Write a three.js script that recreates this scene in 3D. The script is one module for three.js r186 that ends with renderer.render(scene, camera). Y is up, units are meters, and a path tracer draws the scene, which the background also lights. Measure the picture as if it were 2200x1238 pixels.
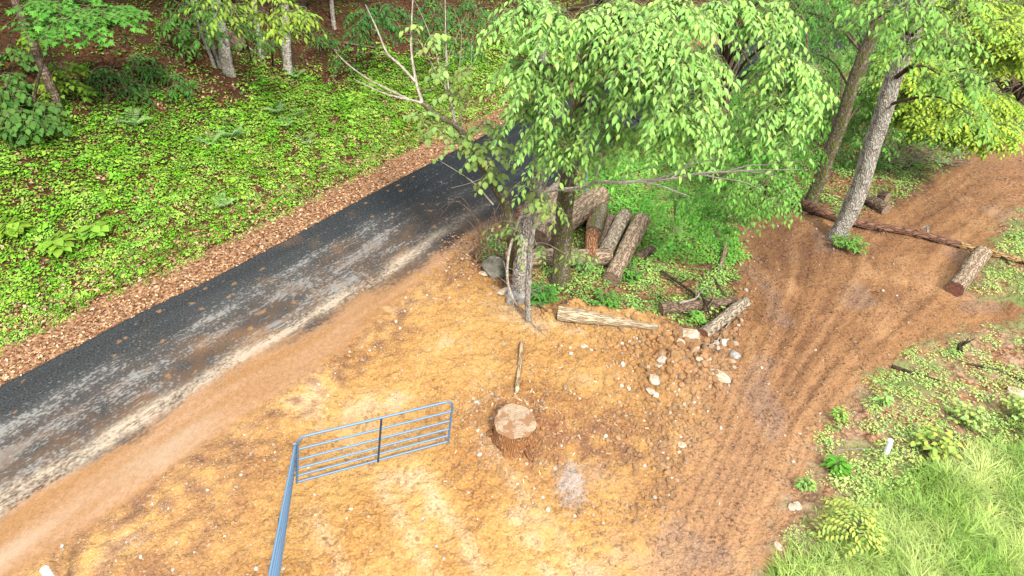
import * as THREE from 'three';
import { mergeGeometries } from 'three/addons/utils/BufferGeometryUtils.js';

// ───────────────────────── camera, sky, sun, exposure ─────────────────────────
const scene = new THREE.Scene();
const IW = 2200, IH = 1238, FOC = 1467, CAMH = 11;
const camera = new THREE.PerspectiveCamera(2 * Math.atan(IH / 2 / FOC) * 180 / Math.PI, IW / IH, 0.1, 900);
camera.position.set(0, CAMH, 0);
camera.rotation.order = 'YXZ';
camera.rotation.set(-37 * Math.PI / 180, 0, 1.5 * Math.PI / 180);
camera.updateMatrixWorld(true);

const EXPOSURE = 6.8;
{ // soft overcast sky
  const w = 64, h = 32, d = new Float32Array(w * h * 4);
  for (let j = 0; j < h; j++) for (let i = 0; i < w; i++) {
    const el = ((j + 0.5) / h - 0.5) * Math.PI, s = Math.sin(el), k = (j * w + i) * 4;
    const L = s > 0 ? 0.33 + 0.4 * s : 0.08;
    d[k] = L * 0.99; d[k + 1] = L * 1.0; d[k + 2] = L * (s > 0 ? 1.02 : 0.8); d[k + 3] = 1;
  }
  const t = new THREE.DataTexture(d, w, h, THREE.RGBAFormat, THREE.FloatType);
  t.mapping = THREE.EquirectangularReflectionMapping; t.magFilter = THREE.LinearFilter; t.needsUpdate = true;
  scene.background = t; scene.environment = t;
}
const sun = new THREE.DirectionalLight(new THREE.Color().setRGB(1, 0.95, 0.86), 1.5);
sun.position.set(13, 30, 15); sun.target.position.set(0, 0, -14);
sun.castShadow = true; sun.shadow.radius = 15; sun.shadow.mapSize.set(4096, 4096);
Object.assign(sun.shadow.camera, { left: -30, right: 30, top: 30, bottom: -30, near: 1, far: 120 });
scene.add(sun, sun.target);
const renderer = new THREE.WebGLRenderer({ antialias: true });
renderer.setSize(1024, 576);
renderer.shadowMap.enabled = true;
renderer.toneMapping = THREE.LinearToneMapping;
renderer.toneMappingExposure = EXPOSURE;

// ───────────────────────── helpers ─────────────────────────
const V = (x, y, z) => new THREE.Vector3(x, y, z);
const { clamp, lerp, smoothstep } = THREE.MathUtils;
const rngOf = (seed) => { let a = seed >>> 0; return () => { a = (a + 0x6d2b79f5) | 0; let t = Math.imul(a ^ (a >>> 15), 1 | a); t = (t + Math.imul(t ^ (t >>> 7), 61 | t)) ^ t; return ((t ^ (t >>> 14)) >>> 0) / 4294967296; }; };
const R0 = rngOf(7);
const PT = new Uint8Array(512); { const p = [...Array(256).keys()]; for (let i = 255; i > 0; i--) { const j = Math.floor(R0() * (i + 1)); [p[i], p[j]] = [p[j], p[i]]; } for (let i = 0; i < 512; i++) PT[i] = p[i & 255]; }
const GX = [], GY = []; for (let i = 0; i < 256; i++) { const a = i / 256 * 2 * Math.PI * 7.13; GX.push(Math.cos(a)); GY.push(Math.sin(a)); }
// gradient noise, about -1..1; px, py: integer periods (0 = none)
function pn(x, y, px = 0, py = 0) {
  let ix = Math.floor(x), iy = Math.floor(y); const fx = x - ix, fy = y - iy;
  let jx = ix + 1, jy = iy + 1;
  if (px) { ix = ((ix % px) + px) % px; jx = ((jx % px) + px) % px; }
  if (py) { iy = ((iy % py) + py) % py; jy = ((jy % py) + py) % py; }
  const u = fx * fx * fx * (fx * (fx * 6 - 15) + 10), v = fy * fy * fy * (fy * (fy * 6 - 15) + 10);
  const h = (a, b) => PT[PT[a & 255] + (b & 255)];
  const a = h(ix, iy), b = h(jx, iy), c = h(ix, jy), d = h(jx, jy);
  const n00 = GX[a] * fx + GY[a] * fy, n10 = GX[b] * (fx - 1) + GY[b] * fy, n01 = GX[c] * fx + GY[c] * (fy - 1), n11 = GX[d] * (fx - 1) + GY[d] * (fy - 1);
  return (n00 + (n10 - n00) * u + (n01 + (n11 - n01) * u - n00 - (n10 - n00) * u) * v) * 1.5;
}
const fbm = (x, y, o = 4) => { let s = 0, a = 0.5; for (let i = 0; i < o; i++) { s += a * pn(x + i * 17.3, y - i * 9.1); x *= 2.03; y *= 2.03; a *= 0.5; } return s; };
// cellular noise: distance to the nearest of jittered points, period p
function cell(x, y, p = 0) {
  const ix = Math.floor(x), iy = Math.floor(y); let best = 9, id = 0;
  for (let j = -1; j < 2; j++) for (let i = -1; i < 2; i++) {
    let cx = ix + i, cy = iy + j; if (p) { cx = ((cx % p) + p) % p; cy = ((cy % p) + p) % p; }
    const h = PT[PT[cx & 255] + (cy & 255)], g = PT[h + 91 & 255];
    const dx = ix + i + h / 256 - x, dy = iy + j + g / 256 - y, d = dx * dx + dy * dy;
    if (d < best) { best = d; id = h; }
  }
  return [Math.sqrt(best), id / 256];
}
const mix3 = (a, b, t) => [a[0] + (b[0] - a[0]) * t, a[1] + (b[1] - a[1]) * t, a[2] + (b[2] - a[2]) * t];
const SR = new Uint8Array(4096); for (let i = 0; i < 4096; i++) { const c = i / 4095; SR[i] = Math.round(255 * (c <= 0.0031308 ? c * 12.92 : 1.055 * Math.pow(c, 1 / 2.4) - 0.055)); }
const s8 = (c) => SR[c <= 0 ? 0 : c >= 1 ? 4095 : (c * 4095) | 0];
function colourTex(w, h, fn) { // fn(u, v) -> linear rgb
  const d = new Uint8Array(w * h * 4);
  for (let j = 0, k = 0; j < h; j++) for (let i = 0; i < w; i++, k += 4) { const c = fn((i + 0.5) / w, (j + 0.5) / h); d[k] = s8(c[0]); d[k + 1] = s8(c[1]); d[k + 2] = s8(c[2]); d[k + 3] = 255; }
  const t = new THREE.DataTexture(d, w, h); t.colorSpace = THREE.SRGBColorSpace; return setTex(t);
}
function greyTex(w, h, fn) {
  const d = new Uint8Array(w * h * 4);
  for (let j = 0, k = 0; j < h; j++) for (let i = 0; i < w; i++, k += 4) { d[k] = d[k + 1] = d[k + 2] = clamp(fn((i + 0.5) / w, (j + 0.5) / h), 0, 1) * 255; d[k + 3] = 255; }
  return setTex(new THREE.DataTexture(d, w, h));
}
function setTex(t) { t.magFilter = THREE.LinearFilter; t.minFilter = THREE.LinearMipmapLinearFilter; t.wrapS = t.wrapT = THREE.RepeatWrapping; t.needsUpdate = true; return t; }
const rgb = (r, g, b) => new THREE.Color().setRGB(r, g, b);

// naming, tagging
const used = new Map();
function numbered(n) { const k = used.get(n) ?? 0; used.set(n, k + 1); return k ? n + '_' + String(k).padStart(3, '0') : n; }
function tag(o, label, category, group, kind) { if (label) o.userData.label = label; if (category) o.userData.category = category; if (group) o.userData.group = group; if (kind) o.userData.kind = kind; return o; }
function thing(name, label, category, pos, group) { const o = new THREE.Group(); o.name = numbered(name); if (pos) o.position.copy(pos); scene.add(o); return tag(o, label, category, group); }
function mesh(name, geo, mat, parent, top) { const m = new THREE.Mesh(geo, mat); m.name = parent ? name : numbered(name); m.castShadow = m.receiveShadow = true; (parent ?? scene).add(m); return m; }
// geometry given in world coordinates is stored relative to its thing
const rel = (geo, o) => geo.translate(-o.position.x, -o.position.y, -o.position.z);
function part(name, geo, mat, o) { return mesh(name, rel(geo, o), mat, o); }

// pixel of the photograph -> ray, ground point, point at a given z
function rayOf(px, py) { return V((px - IW / 2) / FOC, -(py - IH / 2) / FOC, -1).applyQuaternion(camera.quaternion); }
const G0 = (px, py) => { const d = rayOf(px, py), t = CAMH / Math.max(0.02, -d.y); return V(d.x * t, 0, d.z * t); };
const at = (px, py, depth) => rayOf(px, py).multiplyScalar(depth).add(camera.position);
const upZ = (px, py, z) => { const d = rayOf(px, py); return d.multiplyScalar(z / d.z).add(camera.position); };
const CQ = camera.quaternion.clone().invert();
const project = (p) => { const q = p.clone().sub(camera.position).applyQuaternion(CQ); return [IW / 2 + FOC * q.x / -q.z, IH / 2 - FOC * q.y / -q.z, -q.z]; };
function G(px, py) { // on the terrain
  const d = rayOf(px, py); let t = 2, lo = 2;
  while (t < 160) { const y = CAMH + d.y * t; if (y < hgt(d.x * t, d.z * t)) break; lo = t; t += 0.3; }
  for (let i = 0; i < 18; i++) { const m = (lo + t) / 2; if (CAMH + d.y * m < hgt(d.x * m, d.z * m)) t = m; else lo = m; }
  return V(d.x * t, hgt(d.x * t, d.z * t), d.z * t);
}

// ───────────────────────── plan of the place ─────────────────────────
const plan = (pts) => pts.map(([x, y]) => { const g = G0(x, y); return [g.x, g.z]; });
const roadL = plan([[0, 825], [150, 748], [300, 668], [450, 598], [600, 520], [800, 412], [970, 325], [1130, 246], [1290, 172], [1450, 116], [1620, 74]]);
{ const [a, b] = roadL, d = Math.hypot(b[0] - a[0], b[1] - a[1]); roadL.unshift([a[0] - (b[0] - a[0]) / d * 70, a[1] - (b[1] - a[1]) / d * 70]);
  const n = roadL.length, e = roadL[n - 1], f = roadL[n - 2], k = Math.hypot(e[0] - f[0], e[1] - f[1]); roadL.push([e[0] + (e[0] - f[0]) / k * 80, e[1] + (e[1] - f[1]) / k * 80]); }
function polyline(P, x, z) { // [signed distance (+ right of travel), length along]
  let best = 1e9, s = 0, sAt = 0, side = 1;
  for (let i = 0; i < P.length - 1; i++) {
    const ax = P[i][0], az = P[i][1], dx = P[i + 1][0] - ax, dz = P[i + 1][1] - az, L = Math.hypot(dx, dz);
    const t = clamp(((x - ax) * dx + (z - az) * dz) / (L * L), 0, 1), qx = x - ax - dx * t, qz = z - az - dz * t, d = qx * qx + qz * qz;
    if (d < best) { best = d; sAt = s + t * L; side = dx * (z - az) - dz * (x - ax) > 0 ? 1 : -1; }
    s += L;
  }
  return [Math.sqrt(best) * side, sAt];
}
function polySD(P, x, z) { // + inside
  let best = 1e9, inside = false;
  for (let i = 0, j = P.length - 1; i < P.length; j = i++) {
    const ax = P[j][0], az = P[j][1], bx = P[i][0], bz = P[i][1], dx = bx - ax, dz = bz - az;
    const t = clamp(((x - ax) * dx + (z - az) * dz) / (dx * dx + dz * dz), 0, 1), qx = x - ax - dx * t, qz = z - az - dz * t;
    best = Math.min(best, qx * qx + qz * qz);
    if ((az > z) !== (bz > z) && x < (bx - ax) * (z - az) / (bz - az) + ax) inside = !inside;
  }
  return Math.sqrt(best) * (inside ? 1 : -1);
}
const islandP = plan([[1085, 455], [1015, 520], [985, 556], [1040, 598], [1095, 648], [1185, 655], [1300, 684], [1410, 694], [1490, 722], [1535, 720], [1597, 665], [1610, 560], [1592, 492], [1660, 462], [1735, 452], [1850, 478], [1950, 440], [2010, 395], [2090, 345], [2200, 290], [2500, 200], [2500, -150], [1200, -150], [1000, 200], [1000, 400]]);
const trackLp = [[1370, 1330], [1440, 1080], [1520, 920], [1562, 800], [1600, 690], [1612, 560], [1592, 492]];
const trackRp = [[1575, 1330], [1650, 1140], [1695, 1060], [1750, 935], [1850, 815], [1950, 742], [2060, 706], [2170, 690]];
const trackP = plan([...trackLp, [1660, 462], [1735, 452], [1850, 478], [1950, 440], [2010, 395], [2090, 345], [2200, 290], [2500, 200], [2600, 240], [2230, 415], [2130, 480], [2090, 560], [2060, 640], [2180, 680], ...trackRp.slice().reverse()]);
const rightP = plan([...trackRp, [2200, 682], [2200, 660], [2065, 640], [2100, 560], [2135, 480], [2230, 415], [2600, 240], [3600, 300], [3600, 1600], [1560, 1400]]);
const trackL = plan([...trackLp, [1640, 440], [1900, 330]]), trackR = plan([...trackRp.slice(0, 6), [2060, 660], [2110, 560], [2230, 450]]);

// masks on a 10 cm grid
const X0 = -16, X1 = 22, Z0 = -42, Z1 = -4, SPAN = 38, MN = 381;
const M = { dL: [], s: [], isl: [], trk: [], rgt: [], c: [] };
for (const k in M) M[k] = new Float32Array(MN * MN);
function exact(x, z) {
  const [d, s] = polyline(roadL, x, z), a = Math.abs(polyline(trackL, x, z)[0]), b = Math.abs(polyline(trackR, x, z)[0]);
  return { dL: d, s: s - 70, isl: polySD(islandP, x, z), trk: polySD(trackP, x, z), rgt: polySD(rightP, x, z), c: a / (a + b + 1e-6) };
}
for (let j = 0; j < MN; j++) for (let i = 0; i < MN; i++) { const e = exact(X0 + i * 0.1, Z0 + j * 0.1); for (const k in M) M[k][j * MN + i] = e[k]; }
function masks(x, z) {
  const u = (x - X0) * 10, v = (z - Z0) * 10;
  if (u < 0 || v < 0 || u >= MN - 1 || v >= MN - 1) return exact(x, z);
  const i = u | 0, j = v | 0, a = u - i, b = v - j, o = j * MN + i, r = {};
  for (const k in M) { const m = M[k]; r[k] = (m[o] * (1 - a) + m[o + 1] * a) * (1 - b) + (m[o + MN] * (1 - a) + m[o + MN + 1] * a) * b; }
  return r;
}
const VERGE = 1.15;
const roadEdge = (s) => 5.05 - 0.5 * smoothstep(s, 4, 9) - 0.2 * smoothstep(s, 11, 16);
function regionOf(m) {
  if (m.dL < -VERGE) return 'hillside';
  if (m.dL < 0) return 'road_verge';
  if (m.rgt > 0) return 'grass_bank';
  if (m.trk > 0) return 'dirt_track';
  if (m.dL < roadEdge(m.s)) return 'road';
  if (m.isl > 0) return 'woodland_floor';
  return 'dirt_clearing';
}
const mounds = [[1470, 790, 0.22, 0.9], [1235, 668, 0.3, 0.3], [1290, 676, 0.27, 0.34], [1345, 686, 0.25, 0.34], [1400, 696, 0.2, 0.34], [1180, 690, 0.14, 0.3], [1060, 905, 0.12, 0.7], [1165, 900, 0.1, 0.8], [1010, 570, 0.12, 0.5], [1600, 600, 0.12, 0.8]].map(([px, py, h, r]) => { const g = G0(px, py); return [g.x, g.z, h, r]; });
function hgt(x, z) {
  const m = masks(x, z); let y = 0;
  const hd = Math.max(0, -m.dL);
  if (m.dL < 0.1) { // the bank left of the road
    y += 0.07 * Math.min(hd, VERGE) - 0.03;
    const k = Math.max(0, hd - VERGE);
    y += k < 1.5 ? 0.17 * k * k : 0.3825 + (k - 1.5) * 0.51; if (k > 26) y -= (k - 26) * 0.4;
    const a = Math.min(1, k / 2); y += a * (0.45 * pn(x * 0.21, z * 0.21) + 0.16 * pn(x * 0.7, z * 0.7));
    y += Math.min(1, hd / 0.3) * (0.02 * pn(x * 3, z * 3) + 0.012 * pn(x * 9, z * 9));
  } else {
    const loose = smoothstep(m.dL, roadEdge(m.s) - 0.5, roadEdge(m.s) + 0.3);
    y += 0.02 * (1 - loose);
    const t = smoothstep(m.trk, -0.3, 0.5), r = smoothstep(m.rgt, -0.1, 0.6), w = smoothstep(m.isl, -0.1, 0.6) * (1 - t);
    let rough = 0.06 * pn(x * 0.9, z * 0.9) + 0.03 * pn(x * 2.3 + 5, z * 2.3) + 0.032 * pn(x * 5.1, z * 5.1) + 0.024 * pn(x * 9.7, z * 9.7);
    rough += 0.035 * Math.max(0, pn(x * 6.3 + 31, z * 6.3)) * (0.6 + pn(x * 0.6, z * 0.6));
    y += loose * rough * (1 - 0.55 * t);
    { let rut = 0; for (const rc of [0.2, 0.31, 0.5, 0.6, 0.78, 0.87]) rut += Math.exp(-(((m.c - rc) / 0.02) ** 2)); y -= t * (1 - r) * 0.015 * rut; }
    y += t * (1 - r) * (0.03 * pn(m.c * 11, m.s * 0.15 + 3) + 0.02 * pn(m.c * 26, m.s * 0.2));
    y += w * 0.1 * pn(x * 0.5, z * 0.5);
    y += r * (0.06 + 0.12 * pn(x * 0.35, z * 0.35 + 9) + 0.04 * pn(x * 1.3, z * 1.3));
    for (const [mx, mz, h, rr] of mounds) { const d2 = ((x - mx) ** 2 + (z - mz) ** 2) / (rr * rr); if (d2 < 6) y += h * Math.exp(-d2) * (1 + 0.5 * pn(x * 3, z * 3)); }
  }
  return y;
}
const onG = (p) => { p.y = hgt(p.x, p.z); return p; };

// ───────────────────────── ground colour ─────────────────────────
const C = {
  yardA: [0.246, 0.144, 0.05], yardB: [0.195, 0.096, 0.028], yardP: [0.27, 0.182, 0.108], yardD: [0.042, 0.017, 0.008],
  trackA: [0.14, 0.071, 0.031], trackB: [0.078, 0.036, 0.015], trackP: [0.188, 0.104, 0.05], trackG: [0.105, 0.08, 0.068],
  asph: [0.0075, 0.0096, 0.0112], worn: [0.118, 0.114, 0.106], cream: [0.205, 0.168, 0.125], roadDirt: [0.145, 0.078, 0.034],
  litA: [0.19, 0.106, 0.055], litB: [0.09, 0.037, 0.015], litD: [0.016, 0.008, 0.005], soil: [0.03, 0.016, 0.009], green: [0.05, 0.09, 0.018], ash: [0.155, 0.155, 0.162], pink: [0.2, 0.145, 0.1],
};
const moundC = G0(1470, 775), stumpC = G0(1105, 920), ashC = G0(1228, 1045), ash2C = G0(1575, 850);
const wheelA = G0(880, 985), wheelB = G0(1010, 1190), wheelN = (() => { const dx = wheelB.x - wheelA.x, dz = wheelB.z - wheelA.z, l = Math.hypot(dx, dz); return [-dz / l, dx / l, dx / l, dz / l]; })();
const leafy = (x, z, o) => { // fallen leaves: overlapping flecks
  const [d1, i1] = cell(x * 13 + o, z * 13), [d2, i2] = cell(x * 21 - o, z * 21 + 7.7);
  let c = mix3(C.litB, C.litA, clamp(i1 * 1.25 - 0.1, 0, 1)); if (i2 > 0.6) c = mix3(c, [0.24, 0.15, 0.082], (i2 - 0.6) * 1.5);
  return mix3(c, C.litD, smoothstep(Math.max(d1, d2 * 0.8), 0.42, 0.75) * 0.85);
};
function groundColour(x, z) {
  const m = masks(x, z), n1 = fbm(x * 0.55, z * 0.55, 3), n2 = pn(x * 2.7, z * 2.7), n3 = pn(x * 9, z * 9), n4 = pn(x * 23, z * 23), e = 0.22 * n2 + 0.1 * n3;
  if (m.dL < 0.04 * n3) { // fallen leaves along the road, green creeping in further up
    let c = leafy(x, z, 0); return mix3(c, C.green, smoothstep(-m.dL, 0.8, 1.5) * clamp(0.3 + n2, 0, 0.7));
  }
  // loose dirt
  let c = mix3(C.yardA, C.yardB, clamp(0.36 + n1 * 1.15 + n3 * 0.22, 0, 1));
  c = mix3(c, C.yardP, smoothstep(n1 * -1.2 + 0.3 * n2, 0.18, 0.6) * 0.75);
  const re = roadEdge(m.s), fringe = Math.exp(-(((m.dL - re - 0.45) / 0.6) ** 2)) * (1 - smoothstep(m.s, 9, 12));
  c = mix3(c, [0.085, 0.043, 0.023], fringe * clamp(0.35 + 0.9 * n2 + 0.4 * n1, 0, 0.85));
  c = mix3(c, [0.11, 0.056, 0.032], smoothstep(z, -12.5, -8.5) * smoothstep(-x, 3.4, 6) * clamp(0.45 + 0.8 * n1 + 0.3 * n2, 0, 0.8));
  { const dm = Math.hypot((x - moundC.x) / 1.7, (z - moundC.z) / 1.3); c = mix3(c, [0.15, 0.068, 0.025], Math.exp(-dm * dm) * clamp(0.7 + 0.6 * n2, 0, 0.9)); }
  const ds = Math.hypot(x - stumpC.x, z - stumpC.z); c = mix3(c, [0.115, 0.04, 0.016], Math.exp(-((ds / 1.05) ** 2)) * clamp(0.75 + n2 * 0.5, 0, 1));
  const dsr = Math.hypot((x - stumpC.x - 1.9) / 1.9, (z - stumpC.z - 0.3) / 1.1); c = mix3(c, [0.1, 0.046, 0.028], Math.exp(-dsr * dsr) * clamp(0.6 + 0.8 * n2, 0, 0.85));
  { const px = x - wheelA.x, pz = z - wheelA.z, across = px * wheelN[0] + pz * wheelN[1], along = px * wheelN[2] + pz * wheelN[3];
    const k = (Math.exp(-((across / 0.2) ** 2)) + Math.exp(-(((across - 0.75) / 0.16) ** 2)) + 0.8 * Math.exp(-(((across - 2.1) / 0.22) ** 2)) + 0.7 * Math.exp(-(((across + 1.5) / 0.2) ** 2))) * smoothstep(along, -0.3, 0.6); c = mix3(c, [0.28, 0.19, 0.105], clamp(k, 0, 1) * 0.75 * clamp(0.8 + n2, 0, 1)); }
  for (const [q, r, a] of [[ashC, 0.33, 1], [ash2C, 0.3, 0.6]]) { const d = Math.hypot((x - q.x) / r, (z - q.z) / (r * 1.7)) + 0.5 * n3 + 0.3 * n2; c = mix3(c, C.ash, (1 - smoothstep(d + 0.35 * n4, 0.5, 1.2)) * 0.6 * a); }
  // crumbs: dark gaps, their small shadows put into the colour, and pale grains
  const [cd, ci] = cell(x * 17 + 3, z * 17), [fd, fi] = cell(x * 38, z * 38);
  let crumb = smoothstep(cd, 0.36, 0.72) * clamp(0.66 + 0.9 * n1 + 0.5 * n2, 0.12, 0.9);
  let dirt = c.map((v) => v * (1 + 0.16 * n4 + 0.12 * (ci - 0.5)));
  dirt = mix3(dirt, C.yardD, crumb * 0.45 * clamp(0.7 + n1, 0.3, 1)); { const [gd] = cell(x * 9 + 1.7 + 0.3 * n3, z * 9); dirt = mix3(dirt, C.yardD, smoothstep(gd, 0.55, 0.85) * clamp(0.02 + 0.9 * n1 + 0.7 * n2, 0, 0.55)); }
  if (fi > 0.93 - 0.05 * fringe) dirt = mix3(dirt, [0.27, 0.23, 0.18], (1 - smoothstep(fd, 0.2, 0.42)) * 0.8);
  // track
  if (m.trk > -1.9 || x > 3) {
    const st = pn(m.c * 13 + 0.25 * n2, m.s * 0.22 + 5), st2 = pn(m.c * 31, m.s * 0.3), w = Math.max(smoothstep(m.trk + e * 2.6, -1.5, 0.8), smoothstep(x + 0.35 * z + 2 * e, -1.2, 0.2) * smoothstep(x, 3.4, 4.6) * 0.92);
    let t = mix3(C.trackA, C.trackB, clamp(0.35 + 0.55 * st + 0.3 * st2 + n1 * 0.9, 0, 1)); t = mix3(t, C.trackP, smoothstep(-n1 * 0.9 + 0.4 * st, 0.1, 0.5) * 0.7);
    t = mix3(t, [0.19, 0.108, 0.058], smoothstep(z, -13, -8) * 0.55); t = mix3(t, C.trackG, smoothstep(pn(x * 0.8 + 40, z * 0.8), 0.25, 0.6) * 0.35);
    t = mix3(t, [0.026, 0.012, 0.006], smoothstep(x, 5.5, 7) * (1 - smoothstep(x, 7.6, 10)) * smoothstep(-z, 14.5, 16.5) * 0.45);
    { let rut = 0; for (const rc of [0.2, 0.31, 0.5, 0.6, 0.78, 0.87]) rut += Math.exp(-(((m.c - rc + 0.03 * n1) / 0.024) ** 2)); t = mix3(t, [0.07, 0.032, 0.016], clamp(rut, 0, 1) * 0.28 * clamp(0.45 + n1 * 2 + 0.4 * n2, 0, 1)); let rid = 0; for (const rc of [0.255, 0.55, 0.83]) rid += Math.exp(-(((m.c - rc + 0.03 * n1) / 0.028) ** 2)); t = mix3(t, C.trackP, clamp(rid, 0, 1) * 0.35); }
    t = t.map((v) => v * (1 + 0.2 * n4 + 0.15 * n3)); t = mix3(t, [0.017, 0.008, 0.005], smoothstep(cd, 0.42, 0.85) * clamp(0.45 + 0.7 * n2, 0.1, 0.8));  // gaps between crumbs darkened, small shadows painted into the track colour
    if (fi > 0.95) t = mix3(t, [0.23, 0.18, 0.14], (1 - smoothstep(fd, 0.2, 0.42)) * 0.7);
    const far = smoothstep(-z + 0.8 * n1, 18.5, 20.5); t = mix3(t, leafy(x, z, 9), far * clamp(0.35 + n2, 0, 0.7));
    dirt = mix3(dirt, t, w);
  }
  // woodland floor
  if (m.isl > -0.8) { const w = smoothstep(m.isl + e * 1.3, -0.05, 0.35); dirt = mix3(dirt, mix3(leafy(x, z, 4), C.soil, clamp(0.35 + n1 * 1.4, 0, 0.8)), w); }
  // grass bank
  if (m.rgt > -0.8) {
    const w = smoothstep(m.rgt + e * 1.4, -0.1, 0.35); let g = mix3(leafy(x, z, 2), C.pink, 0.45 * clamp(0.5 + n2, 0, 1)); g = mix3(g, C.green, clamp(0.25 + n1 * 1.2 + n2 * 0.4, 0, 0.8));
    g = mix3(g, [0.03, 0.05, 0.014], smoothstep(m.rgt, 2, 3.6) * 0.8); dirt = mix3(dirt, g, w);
  }
  // asphalt
  if (m.dL < re + 0.8) {
    const d = m.dL, s = m.s, near = 1 - smoothstep(s, 6.5, 15), w2 = 0.32 * pn(s * 0.4, d) + 0.2 * pn(s * 1.3, d * 2);
    const fl = pn(d * 13, s * 6) * 0.55 + pn(d * 27, s * 14) * 0.65 + 0.3 * pn(d * 6, s * 0.5), band = (p, q) => Math.exp(-(((d + w2 * 0.6 - p) / q) ** 2));
    let k = 0.1 * smoothstep(d, 0.3, 1.2) + 0.34 * band(1.5, 0.25) + 0.62 * band(2.25, 0.24) + 0.4 * band(2.95, 0.16) + 0.14 * smoothstep(d, 1, 3); k *= 0.14 + 0.86 * near; k *= 0.3 + 1.1 * clamp(fbm(s * 0.5 + 3, d * 0.9, 3) * 1.5 + 0.45, 0, 1.2);
    let a = C.asph.map((v) => v * (1 + 0.7 * n4 + 0.3 * pn(d * 3, s * 0.3)));
    const grit = pn(d * 41, s * 24); a = mix3(a, C.worn, clamp(0.1 * near + 0.3 * k + 0.16 * grit, 0, 0.5)); // soft wear
    a = mix3(a, C.worn, smoothstep(fl + k * 1.3 + 0.25 * grit, 0.45, 0.95) * (0.5 + 0.4 * clamp(k * 2, 0, 1)));
    a = mix3(a, [0.06, 0.036, 0.021], clamp(near * smoothstep(d, 1.0, 3.0) * (0.5 + n2 * 0.5 + 0.4 * n1) * (1 - smoothstep(fl, 0.2, 0.6)), 0, 0.65));
    a = mix3(a, C.roadDirt, clamp((smoothstep(d, 2.2, 4.2) * 0.45 + 0.95 * (fbm(x * 0.7 + 20, z * 0.7, 3) - 0.1)) * smoothstep(s, -1, 4) * near + 0.18 * grit - 0.1, 0, 0.75));
    const spots = cell(d * 2.6, s * 2.1), sz = 0.03 + 0.07 * ((spots[1] * 37) % 1); if (spots[1] > 0.8 && near > 0.15) a = mix3(a, C.roadDirt, (1 - smoothstep(spots[0] + 0.12 * n3 + 0.08 * n4, sz, sz + 0.1)) * 0.65);
    a = mix3(a, C.cream, clamp(band(3.4 + 0.12 * pn(s * 0.3, 2), 0.22 + 0.12 * smoothstep(-s, -3, 3)) * near * clamp(0.7 + 0.9 * fl + 0.3 * grit + 1.1 * fbm(s * 0.6, d * 1.2 + 8, 3), 0, 1.2) + 0.5 * band(4.6, 0.2) * smoothstep(-s, -5, 0) * (0.5 + fl), 0, 0.95));
    const de = 3.5 + 0.4 * smoothstep(s, 4, 10) + w2 * 0.8 + 0.14 * n3, dm = smoothstep(d + 0.12 * fl, de, de + 0.4) * (1 - smoothstep(s, 10.5, 13));
    let rd = mix3(C.roadDirt, [0.172, 0.102, 0.058], clamp(0.4 + 0.8 * pn(d * 4, s * 0.35) + 0.2 * n3, 0, 1)); rd = rd.map((v) => v * (1 + 0.18 * n4 + 0.16 * pn(x * 47, z * 47) + 0.1 * n3)); if (fi > 0.96) rd = mix3(rd, [0.05, 0.025, 0.012], (1 - smoothstep(fd, 0.15, 0.4)) * 0.6);
    rd = mix3(rd, C.cream, 0.55 * band(4.55, 0.25) * clamp(0.3 + pn(s * 0.4, 1) - s * 0.12, 0, 1));
    a = mix3(a, rd, dm * 0.95);
    a = mix3(a, [0.085, 0.04, 0.017], Math.max(0, 1 - smoothstep(d, 0, 0.06)) * 0.6);
    dirt = mix3(a, dirt, smoothstep(d + 0.5 * n2 * smoothstep(s, 2, 8) + 0.14 * n3, re - 0.12, re + 0.22));
  }
  return dirt;
}
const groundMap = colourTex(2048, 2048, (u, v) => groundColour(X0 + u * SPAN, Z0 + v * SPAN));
const crumbBump = greyTex(1024, 1024, (u, v) => { const p = 40, [a, i] = cell(u * p, v * p, p), [b] = cell(u * 96 + 0.3, v * 96, 96); return 0.5 + 0.22 * pn(u * 16, v * 16, 16, 16) + 0.28 * (0.5 - a) * (0.4 + i) + 0.16 * (0.5 - b); });
crumbBump.repeat.set(SPAN / 2.6, SPAN / 2.6);
const roadBump = greyTex(512, 512, (u, v) => 0.5 + 0.3 * pn(u * 90, v * 90, 90, 90) + 0.2 * pn(u * 40, v * 40, 40, 40)); roadBump.repeat.set(SPAN / 1.6, SPAN / 1.6);
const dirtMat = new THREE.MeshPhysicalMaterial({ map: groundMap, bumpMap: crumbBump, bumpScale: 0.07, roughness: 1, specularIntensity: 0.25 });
const roadMat = new THREE.MeshPhysicalMaterial({ map: groundMap, bumpMap: roadBump, bumpScale: 0.006, roughness: 0.95, specularIntensity: 0.12 });
const litterMap = colourTex(1024, 1024, (u, v) => {
  const [d1, i1] = cell(u * 44, v * 44, 44), [d2, i2] = cell(u * 70, v * 70, 70); let c = mix3([0.025, 0.01, 0.005], [0.05, 0.024, 0.011], i1); if (i2 > 0.6) c = mix3(c, [0.07, 0.04, 0.02], (i2 - 0.6) * 2);
  c = mix3(c, C.litD, smoothstep(Math.max(d1, d2 * 0.8), 0.4, 0.75) * 0.9); return mix3(c, C.soil, clamp(0.3 + pn(u * 6, v * 6, 6, 6), 0, 0.75)); });
litterMap.repeat.set(0.25, 0.25);
const litterBump = crumbBump.clone(); litterBump.repeat.set(0.3, 0.3);
const litterMat = new THREE.MeshPhysicalMaterial({ map: litterMap, specularIntensity: 0.05, bumpMap: litterBump, bumpScale: 0.04, roughness: 1 });

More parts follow.
